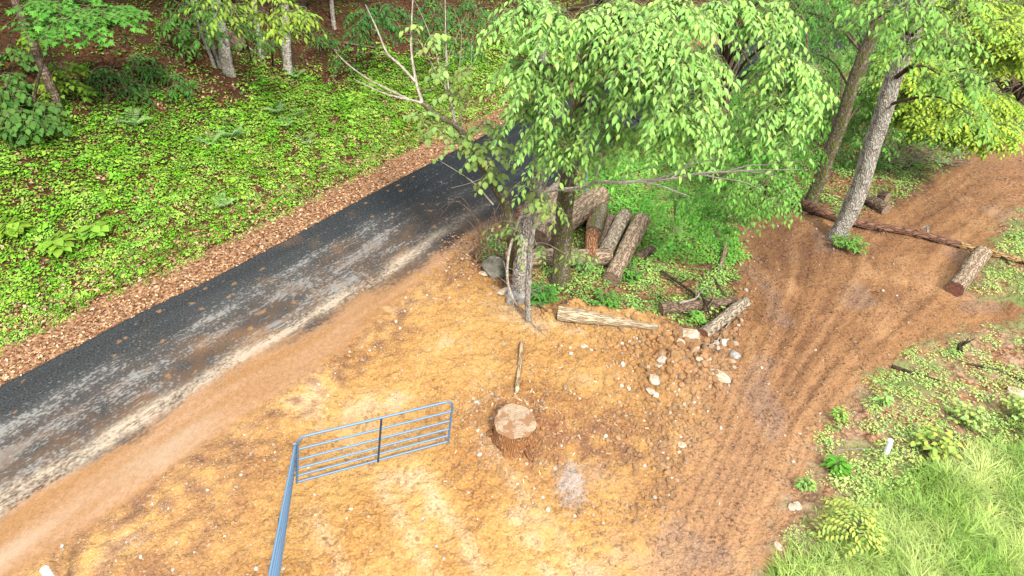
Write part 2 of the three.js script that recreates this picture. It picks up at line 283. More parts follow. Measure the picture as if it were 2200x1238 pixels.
{ // one height field, split into the regions of the place
  const axis = (stops) => { const r = [stops[0][0]]; for (let i = 1; i < stops.length; i++) { const [to, step, grow = 1] = stops[i]; let st = step; while (r[r.length - 1] < to - 1e-6) { r.push(Math.min(to, r[r.length - 1] + st)); st *= grow; } } return r; };
  const mirror = (a) => a.map((v) => -v).reverse();
  const far = axis([[0], [330, 0.5, 1.25]]);
  const xs = [...mirror(far.slice(1)).map((v) => v - 24), ...axis([[-24], [-13, 0.16], [16, 0.062], [26, 0.16]]), ...far.slice(1).map((v) => v + 26)];
  const zs = [...mirror(far.slice(1)).map((v) => v - 46), ...axis([[-46], [-34, 0.2], [-20, 0.1], [-5, 0.056], [0, 0.25]]), ...far.slice(1)];
  const nx = xs.length, nz = zs.length, Y = new Float32Array(nx * nz);
  for (let j = 0; j < nz; j++) for (let i = 0; i < nx; i++) Y[j * nx + i] = hgt(xs[i], zs[j]);
  const nor = (i, j) => { const a = Math.max(0, i - 1), b = Math.min(nx - 1, i + 1), c = Math.max(0, j - 1), d = Math.min(nz - 1, j + 1); return V(-(Y[j * nx + b] - Y[j * nx + a]) / (xs[b] - xs[a]), 1, -(Y[d * nx + i] - Y[c * nx + i]) / (zs[d] - zs[c])).normalize(); };
  const regions = new Map();
  for (let j = 0; j < nz - 1; j++) for (let i = 0; i < nx - 1; i++) {
    const x = (xs[i] + xs[i + 1]) / 2, z = (zs[j] + zs[j + 1]) / 2;
    let r = regionOf(masks(x, z)); if (r !== 'hillside' && (xs[i] < X0 || xs[i + 1] > X1 || zs[j] < Z0 || zs[j + 1] > Z1)) r = r === 'road' ? 'road_far' : 'ground';
    if (!regions.has(r)) regions.set(r, { map: new Map(), p: [], n: [], uv: [], ix: [] });
    const g = regions.get(r), metres = r === 'hillside' || r === 'ground' || r === 'road_far';
    const id = (a, b) => { const k = b * nx + a; let v = g.map.get(k); if (v === undefined) { v = g.map.size; g.map.set(k, v); g.p.push(xs[a], Y[k], zs[b]); const n = nor(a, b); g.n.push(n.x, n.y, n.z); if (metres) g.uv.push(xs[a], zs[b]); else g.uv.push((xs[a] - X0) / SPAN, (zs[b] - Z0) / SPAN); } return v; };
    const a = id(i, j), b = id(i + 1, j), c = id(i, j + 1), d = id(i + 1, j + 1); g.ix.push(a, c, b, b, c, d);
  }
  const labels = { hillside: ['wooded bank rising on the left of the road', litterMat], road_verge: ['strip of brown fallen leaves along the road', dirtMat], road: ['dark asphalt lane with pale dusty streaks', roadMat], dirt_clearing: ['orange crumbly dirt clearing in front', dirtMat], dirt_track: ['brown rutted dirt track curving up right', dirtMat], woodland_floor: ['leafy ground under the trees between road and track', dirtMat], grass_bank: ['leafy grassy bank right of the dirt track', dirtMat], ground: ['ground beyond the clearing', litterMat], road_far: ['lane going on out of sight', new THREE.MeshStandardMaterial({ color: rgb(0.006, 0.008, 0.01), roughness: 0.95 })] };
  for (const [r, g] of regions) {
    const geo = new THREE.BufferGeometry(); geo.setAttribute('position', new THREE.Float32BufferAttribute(g.p, 3)); geo.setAttribute('normal', new THREE.Float32BufferAttribute(g.n, 3)); geo.setAttribute('uv', new THREE.Float32BufferAttribute(g.uv, 2)); geo.setIndex(g.ix);
    tag(mesh(r === 'road_far' ? 'road' : r, geo, labels[r][1]), labels[r][0], null, null, 'structure');
  }
}

// ───────────────────────── wood and bark ─────────────────────────
function barkTex(seed, dark, light, moss, mossAmt, fx = 14, fy = 3) {
  const N = 512, hf = (u, v) => { const w = 0.35 * pn(u * 6 + seed, v * 5, 6, 5), a = Math.abs(pn(u * fx + w + seed, v * fy * 2 + seed, 0, fy * 2)), b = Math.abs(pn(u * fx * 2 + seed, v * fy * 5, fx * 2, fy * 5)); return clamp(a * 1.5 + b * 0.55, 0, 1); };
  const map = colourTex(N, N, (u, v) => { const h = hf(u, v), n = pn(u * 5 + seed, v * 4, 5, 4), f = pn(u * 60, v * 30, 60, 30); let c = mix3(dark, light, clamp(h * 1.5 - 0.1 + 0.2 * f + 0.25 * n, 0, 1)); if (mossAmt) c = mix3(c, moss, clamp((pn(u * 4 + 9, v * 5 + seed, 4, 5) + mossAmt - 0.5 + 0.3 * f) * 1.6, 0, 0.85)); return c; });
  const bump = greyTex(N, N, (u, v) => hf(u, v) * 0.9 + 0.05 * pn(u * 60, v * 60, 60, 60));
  return new THREE.MeshPhysicalMaterial({ map, bumpMap: bump, bumpScale: 0.03, roughness: 0.95, specularIntensity: 0.2 });
}
const bark = {
  grey: barkTex(1.3, [0.0377, 0.03167, 0.02564], [0.2714, 0.2413, 0.2036], [0.2262, 0.2262, 0.196], 0.35),
  moss: barkTex(4.7, [0.0232, 0.01972, 0.0116], [0.1276, 0.1044, 0.0754], [0.058, 0.0638, 0.0116], 0.62),
  brown: barkTex(8.1, [0.0203, 0.01392, 0.0087], [0.116, 0.0812, 0.0551], [0.116, 0.116, 0.087], 0.25),
  log: barkTex(2.9, [0.02871, 0.01914, 0.01276], [0.2105, 0.1531, 0.1053], [0.08294, 0.08294, 0.0319], 0.2, 12, 2),
  red: barkTex(6.6, [0.0406, 0.0174, 0.00812], [0.1972, 0.0928, 0.0435], [0.174, 0.116, 0.058], 0.2, 16, 2),
  pale: barkTex(3.4, [0.0928, 0.0638, 0.0348], [0.29, 0.232, 0.1566], [0.174, 0.116, 0.058], 0.2, 16, 1),
  oldred: barkTex(7.7, [0.018, 0.009, 0.006], [0.12, 0.062, 0.04], [0.1, 0.07, 0.05], 0.35, 12, 2),
  weather: barkTex(10.4, [0.035, 0.028, 0.02], [0.2, 0.165, 0.12], [0.12, 0.09, 0.06], 0.3, 12, 2),
  dark: barkTex(5.5, [0.00696, 0.0058, 0.00464], [0.058, 0.0406, 0.029], [0.029, 0.029, 0.0174], 0.1, 12, 2),
};
const twigMat = new THREE.MeshStandardMaterial({ color: rgb(0.1218, 0.087, 0.058), roughness: 0.9 });
const shootMat = new THREE.MeshStandardMaterial({ color: rgb(0.1, 0.11, 0.04), roughness: 0.9 });
const redTwigMat = new THREE.MeshStandardMaterial({ color: rgb(0.1334, 0.0638, 0.0348), roughness: 0.9 });
const whiteBranchMat = barkTex(9.9, [0.17, 0.14, 0.11], [0.55, 0.49, 0.42], [0.38, 0.34, 0.28], 0.3, 8, 3);
const paleTwigMat = barkTex(9.2, [0.11, 0.085, 0.065], [0.4, 0.34, 0.28], [0.27, 0.24, 0.19], 0.3, 8, 3);
const ringMap = (a, b, seed) => colourTex(256, 256, (u, v) => { const x = u - 0.5, y = v - 0.5, r = Math.hypot(x, y) * 2, t = Math.atan2(y, x), w = r + 0.05 * pn(Math.cos(t) * 2 + seed, Math.sin(t) * 2); const ring = 0.5 + 0.5 * Math.sin(w * 70); let c = mix3(a, b, clamp(0.25 + 0.4 * ring + 0.6 * pn(u * 7 + seed, v * 7), 0, 1)); const crack = Math.abs(pn(t * 3 + seed, r * 1.5)); c = mix3(c, [0.03, 0.02, 0.012], (1 - smoothstep(crack, 0.02, 0.07)) * 0.7 * r); return mix3(c, [0.05, 0.03, 0.02], smoothstep(r, 0.9, 1)); });
const cutMat = { pale: new THREE.MeshStandardMaterial({ map: ringMap([0.1972, 0.1276, 0.0696], [0.348, 0.2784, 0.1914], 1), roughness: 0.95 }), brown: new THREE.MeshStandardMaterial({ map: ringMap([0.058, 0.0319, 0.0174], [0.174, 0.116, 0.0696], 5), roughness: 0.95 }), red: new THREE.MeshStandardMaterial({ map: ringMap([0.0522, 0.0145, 0.00696], [0.145, 0.0522, 0.0261], 8), roughness: 0.95 }) };

// tapered tube through points (world), radii along it; knobbly surface
function tube(pts, radii, { segs = 16, radial = 10, rough = 0.06, seed = 0, uvScale = 1, capA = false, capB = false } = {}) {
  const curve = pts.length > 2 ? new THREE.CatmullRomCurve3(pts, false, 'centripetal') : new THREE.LineCurve3(pts[0], pts[1]);
  const P = [], N = [], U = [], I = []; const rad = (t) => { const q = t * (radii.length - 1), i = Math.min(radii.length - 2, Math.floor(q)); return lerp(radii[i], radii[i + 1], q - i); };
  let nrm = null; const len = curve.getLength(), circ = Math.max(1, Math.round(2 * Math.PI * radii[0] / 0.9));
  for (let i = 0; i <= segs; i++) {
    const t = i / segs, c = curve.getPoint(t), tan = curve.getTangent(t).normalize();
    if (!nrm) { nrm = Math.abs(tan.y) < 0.9 ? V(0, 1, 0) : V(1, 0, 0); } nrm = nrm.clone().addScaledVector(tan, -nrm.dot(tan)).normalize(); const bi = tan.clone().cross(nrm);
    for (let k = 0; k <= radial; k++) {
      const a = k / radial * 2 * Math.PI, ca = Math.cos(a), sa = Math.sin(a);
      const r = rad(t) * (1 + rough * (pn(ca * 1.6 + seed, sa * 1.6 + t * len * 1.2) + 0.6 * pn(ca * 4 + seed * 2, sa * 4 + t * len * 3)));
      const d = nrm.clone().multiplyScalar(ca).addScaledVector(bi, sa); P.push(c.x + d.x * r, c.y + d.y * r, c.z + d.z * r); N.push(d.x, d.y, d.z); U.push(k / radial * circ, t * len / 0.9 * uvScale);
    }
  }
  const w = radial + 1; for (let i = 0; i < segs; i++) for (let k = 0; k < radial; k++) { const a = i * w + k; I.push(a, a + 1, a + w, a + 1, a + w + 1, a + w); }
  for (const [on, i, s] of [[capA, 0, -1], [capB, segs, 1]]) if (on) {
    const c = curve.getPoint(i / segs), tan = curve.getTangent(i / segs).multiplyScalar(s), b = P.length / 3; P.push(c.x, c.y, c.z); N.push(tan.x, tan.y, tan.z); U.push(0.5, 0.5);
    for (let k = 0; k <= radial; k++) { const o = (i * w + k) * 3; P.push(P[o], P[o + 1], P[o + 2]); N.push(tan.x, tan.y, tan.z); U.push(0.5 + 0.5 * Math.cos(k / radial * 6.2832), 0.5 + 0.5 * Math.sin(k / radial * 6.2832)); }
    for (let k = 0; k < radial; k++) s > 0 ? I.push(b, b + k + 1, b + k + 2) : I.push(b, b + k + 2, b + k + 1);
  }
  const g = new THREE.BufferGeometry(); g.setAttribute('position', new THREE.Float32BufferAttribute(P, 3)); g.setAttribute('normal', new THREE.Float32BufferAttribute(N, 3)); g.setAttribute('uv', new THREE.Float32BufferAttribute(U, 2)); g.setIndex(I);
  if (rough > 0 && segs * radial > 60) smoothNormals(g, segs, radial); return g;
}
function smoothNormals(g, segs, radial) { // recompute on the tube wall, keep the seam closed
  const keep = g.attributes.normal.array.slice(); g.computeVertexNormals(); const n = g.attributes.normal, w = radial + 1;
  for (let i = 0; i <= segs; i++) { const a = i * w, b = a + radial; const v = V(n.getX(a) + n.getX(b), n.getY(a) + n.getY(b), n.getZ(a) + n.getZ(b)).normalize(); n.setXYZ(a, v.x, v.y, v.z); n.setXYZ(b, v.x, v.y, v.z); }
  for (let i = (segs + 1) * w; i < n.count; i++) n.setXYZ(i, keep[i * 3], keep[i * 3 + 1], keep[i * 3 + 2]);
}
function disc(center, dir, r, seed = 0) { // sawn end, slightly uneven
  const g = new THREE.BufferGeometry(), n = 22, P = [center.x, center.y, center.z], U = [0.5, 0.5], I = []; const a = Math.abs(dir.y) < 0.9 ? V(0, 1, 0) : V(1, 0, 0); a.addScaledVector(dir, -a.dot(dir)).normalize(); const b = dir.clone().cross(a);
  for (let k = 0; k <= n; k++) { const t = k / n * 6.2832, q = r * (1 + 0.05 * pn(Math.cos(t) * 2 + seed, Math.sin(t) * 2)); const p = center.clone().addScaledVector(a, Math.cos(t) * q).addScaledVector(b, Math.sin(t) * q); P.push(p.x, p.y, p.z); U.push(0.5 + 0.5 * Math.cos(t), 0.5 + 0.5 * Math.sin(t)); if (k < n) I.push(0, k + 1, k + 2); }
  g.setAttribute('position', new THREE.Float32BufferAttribute(P, 3)); g.setAttribute('uv', new THREE.Float32BufferAttribute(U, 2)); g.setIndex(I); g.computeVertexNormals(); return g;
}
// a log between two pixels; heights of its axis above the ground
function log(name, label, [ax, ay], [bx, by], ra, rb, mat, { ha = 0.85, hb = 0.85, ends = 'brown', group, sag = 0, cat = 'log', bendPx } = {}) {
  const A = G(ax, ay), B = G(bx, by); A.y += ra * ha; B.y += rb * hb; const mid = A.clone().lerp(B, 0.5); mid.y -= sag; if (bendPx) { const q = G(...bendPx); mid.x = q.x; mid.z = q.z; mid.y = q.y + (ra + rb) / 2 * (ha + hb) / 2; }
  const o = thing(name, label, cat, onG(A.clone().lerp(B, 0.5)), group); const pts = [A, A.clone().lerp(mid, 0.5), mid, mid.clone().lerp(B, 0.5), B], dir = B.clone().sub(A).normalize();
  part('bark', tube(pts, [ra, ra * 0.98, (ra + rb) / 2, rb * 1.02, rb], { segs: 28, radial: 20, rough: 0.1, seed: ax * 0.13 }), mat, o);
  part('cut_end', disc(A.clone().addScaledVector(dir, -0.006), dir.clone().negate(), ra * 1.0, ax), cutMat[ends], o); part('cut_end', disc(B.clone().addScaledVector(dir, 0.006), dir, rb * 1.0, bx), cutMat[ends], o); return o;
}
function stick(name, label, pix, r0, r1, mat, { lift = 0.03, group, cat = 'branch', twigs = 0, seed = 1 } = {}) {
  const pts = pix.map(([x, y, h = 0]) => { const g = G(x, y); g.y += lift + h; return g; }), o = thing(name, label, cat, onG(pts[0].clone()), group); const gs = [tube(pts, [r0, (r0 + r1) / 2, r1], { segs: 10, radial: 7, rough: 0.1, seed, capA: true, capB: true })], rg = rngOf(seed * 77 + 5);
  const curve = new THREE.CatmullRomCurve3(pts);
  const main = part('stem', gs[0], mat, o);
  for (let i = 0; i < twigs; i++) { const t = 0.2 + 0.75 * rg(), p = curve.getPoint(t), d = curve.getTangent(t).multiplyScalar(0.5).add(V(rg() - 0.5, rg() * 0.5, rg() - 0.5)).normalize(), L = 0.15 + 0.4 * rg(); mesh('twig', rel(tube([p, p.clone().addScaledVector(d, L * 0.5), p.clone().addScaledVector(d, L).add(V(0.06 * (rg() - 0.5), 0.05 * rg(), 0))], [r1 * 0.8, r1 * 0.3], { segs: 4, radial: 5, rough: 0 }), o), mat, main); }
  return o;
}

// ───────────────────────── leaves ─────────────────────────
const leafTex = colourTex(64, 128, (u, v) => { const x = Math.abs(u - 0.5) * 2, mid = 1 - smoothstep(x, 0.03, 0.1), ph = (v * 8 - x * 1.5), q = Math.abs(ph - Math.round(ph)), vein = (1 - smoothstep(q, 0.05, 0.16)) * (1 - x * 0.7) * 0.5; const b = 0.8 + 0.1 * pn(u * 5, v * 7) + 0.26 * Math.max(mid, vein); return [b, b, b * 0.96]; });
const leafMat = (c, o = {}) => new THREE.MeshPhysicalMaterial({ map: leafTex, color: c, roughness: 0.62, transmission: 0.38, thickness: 0, side: THREE.DoubleSide, specularIntensity: 0.15, ...o });
const LM = { bright: leafMat(rgb(1, 1, 1)), opaque: new THREE.MeshPhysicalMaterial({ map: leafTex, roughness: 0.7, side: THREE.DoubleSide, specularIntensity: 0.15 }) };
function leafGeo(wid, { n = 4, fold = 0.28, droop = 0.22, peak = 0.42, tip = 1.2, stalk = 0.1 } = {}) { // unit length along +z, face up +y
  const P = [], U = [], I = []; const prof = (t) => { const a = t < peak ? Math.sin(t / peak * Math.PI / 2) ** 0.75 : Math.cos((t - peak) / (1 - peak) * Math.PI / 2) ** tip; return wid * 0.5 * Math.max(0, a); };
  for (let i = 0; i <= n; i++) { const t = i / n, w = prof(t), z = stalk + t * (1 - stalk), y = -droop * t * t; P.push(-w, y + fold * w, z, 0, y, z, w, y + fold * w, z); U.push(0, t, 0.5, t, 1, t); }
  for (let i = 0; i < n; i++) { const a = i * 3; I.push(a, a + 3, a + 1, a + 1, a + 3, a + 4, a + 1, a + 4, a + 2, a + 2, a + 4, a + 5); }
  const b = P.length / 3; P.push(-0.012, 0.01, 0, 0.012, 0.01, 0, 0, 0, stalk + 0.05); U.push(0.5, 0, 0.5, 0, 0.5, 0); I.push(b, b + 2, b + 1);
  const g = new THREE.BufferGeometry(); g.setAttribute('position', new THREE.Float32BufferAttribute(P, 3)); g.setAttribute('uv', new THREE.Float32BufferAttribute(U, 2)); g.setIndex(I); g.computeVertexNormals(); return g;
}
function mapleGeo() {
  const lobes = [[0, 1], [0.12, 0.62], [0.33, 0.72], [0.2, 0.45], [0.52, 0.42], [0.3, 0.24], [0.3, 0.08], [0.06, 0.14]], P = [0, 0, 0.3], U = [0.5, 0.3], I = [], out = [...lobes, ...lobes.slice(1).reverse().map(([x, z]) => [-x, z])];
  for (const [x, z] of out) { P.push(x, 0.12 * Math.abs(x) - 0.2 * z * z, z); U.push(0.5 + x, z); } for (let i = 0; i < out.length; i++) I.push(0, 1 + (i + 1) % out.length, 1 + i);
  const g = new THREE.BufferGeometry(); g.setAttribute('position', new THREE.Float32BufferAttribute(P, 3)); g.setAttribute('uv', new THREE.Float32BufferAttribute(U, 2)); g.setIndex(I); g.computeVertexNormals(); return g;
}
const LG = { ovate: leafGeo(0.41, { tip: 1.3, n: 5, peak: 0.38 }), round: leafGeo(0.72, { peak: 0.45, tip: 0.8 }), small: leafGeo(0.5, { n: 3 }), narrow: leafGeo(0.3, { n: 4, tip: 1 }), maple: mapleGeo() };
const tmpM = new THREE.Matrix4(), tmpC = new THREE.Color();
function leafMatrix(p, f, up, L) { const x = up.clone().cross(f).normalize(), y = f.clone().cross(x).normalize(); return new THREE.Matrix4().makeBasis(x.multiplyScalar(L), y.multiplyScalar(L), f.clone().multiplyScalar(L)).setPosition(p); }
function instanced(name, geo, mat, mats, cols, parent) { const m = new THREE.InstancedMesh(geo, mat, mats.length); m.name = parent ? name : numbered(name); mats.forEach((q, i) => { m.setMatrixAt(i, q); if (cols) m.setColorAt(i, cols[i]); }); m.castShadow = m.receiveShadow = true; m.userData.kind = 'stuff'; (parent ?? scene).add(m); return m; }
const tint = (c, rg, v = 0.22, warm = 0.14) => { const k = 1 + v * (rg() * 2 - 1), w = warm * (rg() * 2 - 1); return tmpC.clone().setRGB(c[0] * k * (1 + w), c[1] * k, c[2] * k * (1 - w)); };
const shadeMats = new Map();
const matOfTint = (base, col, q = 6) => { const k = [base.uuid, ...[col.r, col.g, col.b].map((v) => Math.round(Math.log2(v * 64 + 1) * q))].join(); if (!shadeMats.has(k)) { const m = base.clone(); m.color.copy(col); shadeMats.set(k, m); } return shadeMats.get(k); };

// crown of a tree: limbs to the clumps, twigs in them, leaves on the twigs
// clumps: [centre, rx, ry, number of twigs]
function crown(o, trunkPts, clumps, { leaf = LG.ovate, len = 0.15, col = [0.15, 0.25, 0.06], twigLen = 0.6, per = 9, droop = 0.5, hang = 0.5, seed = 1, parts = 0, limbR = 0.05, limbMat = bark.brown, tm = shootMat, flat = 0, vary = 0.22, limbs = true, dens = 1.4, lm = LM.bright, tight = 1 } = {}) {
  const rg = rngOf(seed * 991 + 3), mats = [], cols = [], twigGeos = [], trunkCurve = new THREE.CatmullRomCurve3(trunkPts), org = o.position;
  const tp = []; for (let i = 0; i <= 40; i++) tp.push(trunkCurve.getPoint(i / 40));
  for (const [c, rx0, ry0, n] of clumps) {
    const rx = rx0 * tight, ry = ry0 * tight; let nodes = [c];
    if (limbs) { // limb from the trunk a little below the clump
      let bi = 40, bd = 1e9; tp.forEach((p, i) => { const d = p.distanceTo(c) + 2.2 * Math.max(0, p.y - c.y + 0.3 * Math.hypot(p.x - c.x, p.z - c.z)); if (i > 8 && d < bd) { bd = d; bi = i; } });
      const s = tp[bi], L = s.distanceTo(c), mid = s.clone().lerp(c, 0.5).add(V((rg() - 0.5) * 0.15 * L, 0.14 * L, (rg() - 0.5) * 0.15 * L)), r = Math.min(limbR, 0.012 + limbR * 0.3 * L), pts = [s, s.clone().lerp(mid, 0.55).add(V(0, 0.03 * L, 0)), mid, c];
      part('branch', tube(pts, [r, r * 0.6, r * 0.2], { segs: 10, radial: 7, rough: 0.1, seed: bi }), limbMat, o); const lc = new THREE.CatmullRomCurve3(pts); nodes = [0.55, 0.7, 0.85, 1].map((t) => lc.getPoint(t));
    }
    for (let k = 0; k < n * dens; k++) {
      const a = rg() * 6.2832, u = rg() * 1.7 - 0.7, hr = Math.sqrt(Math.max(0, 1 - Math.min(1, u * u))), q = 0.35 + 0.65 * Math.sqrt(rg()), p = c.clone().add(V(Math.cos(a) * hr * rx * q, Math.max(-1, Math.min(1, u)) * ry * q, Math.sin(a) * hr * rx * q));
      const out = V(Math.cos(a) + (rg() - 0.5) * 1.2, 0, Math.sin(a) + (rg() - 0.5) * 1.2).normalize(), L = twigLen * (0.6 + 0.8 * rg());
      const S = p.clone().addScaledVector(out, -L * 0.45).add(V(0, 0.08 * L, 0)), E = p.clone().addScaledVector(out, L * 0.55).add(V(0, -droop * L * (0.5 + 0.7 * rg()), 0)), Mi = p.clone().add(V(0, 0.12 * L, 0)), curve = new THREE.QuadraticBezierCurve3(S, Mi, E);
      let nn = nodes[0]; for (const b of nodes) if (b.distanceTo(S) < nn.distanceTo(S)) nn = b;
      twigGeos.push(tube([nn, nn.clone().lerp(S, 0.5).add(V(0, 0.06 * L, 0)), S, Mi, E], [0.008, 0.006, 0.004, 0.003], { segs: 8, radial: 4, rough: 0 }));
      const shade = 0.82 + 0.36 * rg(), cl = [col[0] * shade * (0.93 + 0.2 * rg()), col[1] * shade, col[2] * shade];
      for (let i = 0; i < per; i++) {
        const t = (i + 0.7 * rg()) / per, b = curve.getPoint(0.12 + 0.88 * t), tan = curve.getTangent(0.12 + 0.88 * t), side = V(0, 1, 0).cross(tan).normalize().multiplyScalar(i % 2 ? 1 : -1);
        const f = tan.clone().multiplyScalar(i === per - 1 ? 1.2 : 0.55).addScaledVector(side, i === per - 1 ? 0.1 : 0.9).add(V((rg() - 0.5) * 0.5, -hang * (0.4 + rg()) * (1 - flat), (rg() - 0.5) * 0.5)).normalize();
        const up = V((rg() - 0.5) * 0.7, 1, (rg() - 0.5) * 0.7 + 0.15).normalize(); mats.push(leafMatrix(b, f, up, len * (0.65 + 0.6 * rg()))); cols.push(tint(cl, rg, vary, 0.1));
      }
    }
  }
  const shift = new THREE.Matrix4().makeTranslation(-org.x, -org.y, -org.z); const chosen = new Set();
  if (parts) { // the leaves that show largest are parts of their own
    const bins = new Map(), pos = V(); mats.forEach((m, i) => { pos.setFromMatrixPosition(m); const [x, y, z] = project(pos); if (x < 0 || y < 0 || x > IW || y > IH) return; const k = Math.floor(x / 22) + ',' + Math.floor(y / 22), b = bins.get(k); if (!b || z < b[1]) bins.set(k, [i, z]); });
    [...bins.values()].sort((a, b) => a[1] - b[1]).slice(0, parts).forEach(([i]) => chosen.add(i));
  }
  const rm = [], rc = []; mats.forEach((m, i) => { const q = shift.clone().multiply(m); if (chosen.has(i)) { const l = mesh('leaf', leaf, matOfTint(LM.bright, cols[i]), o); q.decompose(l.position, l.quaternion, l.scale); } else { rm.push(q); rc.push(cols[i]); } });
  instanced('leaves', leaf, lm, rm, rc, o); const tw = part('twigs', mergeGeometries(twigGeos), tm, o); tw.userData.kind = 'stuff';
  return o;
}
function trunkOf(o, pts, radii, mat, seed, name = 'trunk', flare = true) { const L = pts[0].distanceTo(pts[1]); const r = [...radii]; if (flare) pts = [pts[0].clone().add(V(0, -0.15, 0)), pts[0].clone().lerp(pts[1], Math.min(0.5, 0.35 / L)), ...pts.slice(1)], r.splice(1, 0, radii[0] * 0.8); part(name, tube(pts, r, { segs: 40, radial: 22, rough: 0.1, seed }), mat, o); return pts; }
// points of a trunk: base pixel on the ground, then pixels in the vertical plane through the base (dz: lean towards the camera per point)
function stemPts(base, rest, dz = 0) { const B = G(...base); return [B, ...rest.map(([x, y, k], i) => upZ(x, y, B.z + (k ?? dz * (i + 1))))]; }
const extend = (pts, h) => { const a = pts[pts.length - 2], b = pts[pts.length - 1], d = b.clone().sub(a).normalize(); return [...pts, b.clone().addScaledVector(d, h * 0.5), b.clone().addScaledVector(d, h).add(V(0.2, 0, 0.1))]; };
const cl = (px, py, depth, rpx, n, squash = 0.7) => { const r = rpx * depth / FOC; return [at(px, py, depth), r, r * squash, n]; };
// ───────────────────────── the gates ─────────────────────────
const gateMat = new THREE.MeshStandardMaterial({ color: rgb(0.05, 0.098, 0.158), roughness: 0.5, metalness: 0.15 });
const gateDark = new THREE.MeshStandardMaterial({ color: rgb(0.014, 0.032, 0.062), roughness: 0.5, metalness: 0.3 });
const steelMat = new THREE.MeshStandardMaterial({ color: rgb(0.14, 0.15, 0.17), roughness: 0.45, metalness: 0.7 });
function gate(label, A, B, hA, hB, leanA, leanB) { // bottom corners A (hinge) and B, heights, lean of the top
  const o = thing('pipe_gate', label, 'gate', onG(A.clone()), 'pair of blue-grey pipe gates');
  const tA = A.clone().add(leanA).add(V(0, hA, 0)), tB = B.clone().add(leanB).add(V(0, hB, 0)), P = (u, v) => A.clone().lerp(B, u).lerp(tA.clone().lerp(tB, u), v), r = 0.0235, L = A.distanceTo(B);
  const corner = 0.15, pts = [P(0, 0), P(0, 0.5), P(0, 1 - corner / hA)];
  for (let i = 1; i < 6; i++) { const a = i / 6 * Math.PI / 2; pts.push(P((1 - Math.cos(a)) * corner / L, 1 - (1 - Math.sin(a)) * corner / hA)); }
  pts.push(P(corner / L, 1), P(0.5, 1), P(1 - corner / L, 1));
  for (let i = 1; i < 6; i++) { const a = i / 6 * Math.PI / 2; pts.push(P(1 - (1 - Math.sin(a)) * corner / L, 1 - (1 - Math.cos(a)) * corner / hA)); }
  pts.push(P(1, 1 - corner / hA), P(1, 0.5), P(1, 0));
  part('frame_tube', tube(pts, [r, r], { segs: 120, radial: 14, rough: 0, capA: true, capB: true }), gateMat, o);
  for (const v of [0.02, 0.17, 0.335, 0.53, 0.755]) part('rail', tube([P(0.006, v), P(0.994, v)], [r * 0.92, r * 0.92], { segs: 2, radial: 14, rough: 0 }), gateMat, o);
  const n = B.clone().sub(A).cross(V(0, 1, 0)).normalize().multiplyScalar(0.026);
  for (const u of [0.52]) { const q = P(u, 0.0).add(n), w = P(u, 1.0).add(n); part('brace', tube([q, w], [0.02, 0.02], { segs: 2, radial: 4, rough: 0, capA: true, capB: true }), gateDark, o); }
  for (const v of [0.22, 0.86]) part('hinge', tube([P(-0.022, v - 0.03), P(-0.022, v + 0.03)], [0.03, 0.03], { segs: 2, radial: 10, rough: 0, capA: true, capB: true }), steelMat, o);
  const ch = []; for (let i = 0; i <= 6; i++) ch.push(P(-0.012, 0.62 - 0.05 * i).add(n.clone().multiplyScalar(i % 2 ? 2 : 1.2))); part('chain', tube(ch, [0.012, 0.012], { segs: 24, radial: 5, rough: 0.5 }), steelMat, o);
  return o;
}
{
  const lift = V(0, 0.07, 0), A = G(639, 1043).add(lift), B = G(963, 955).add(lift), tA = upZ(640, 941, A.z), tB = upZ(973, 861, B.z);
  gate('blue-grey pipe gate standing open broadside across the orange dirt', A, B, tA.y - A.y, tB.y - B.y, V(tA.x - A.x, 0, 0), V(tB.x - B.x, 0, 0));
  const A2 = G(634, 1046).add(lift), D = G(607, 1238).add(lift).sub(A2).setY(0).normalize(), B2 = A2.clone().addScaledVector(D, 3.05), t2 = upZ(630, 950, A2.z), e = V(0.12, 0, 0);
  A2.x -= 0.05; B2.x -= 0.05;
  gate('blue-grey pipe gate seen end-on running towards the bottom edge', A2, B2, 1.22, 1.24, V(t2.x - A2.x + 0.04, 0, 0), V(0.17, 0, 0));
}
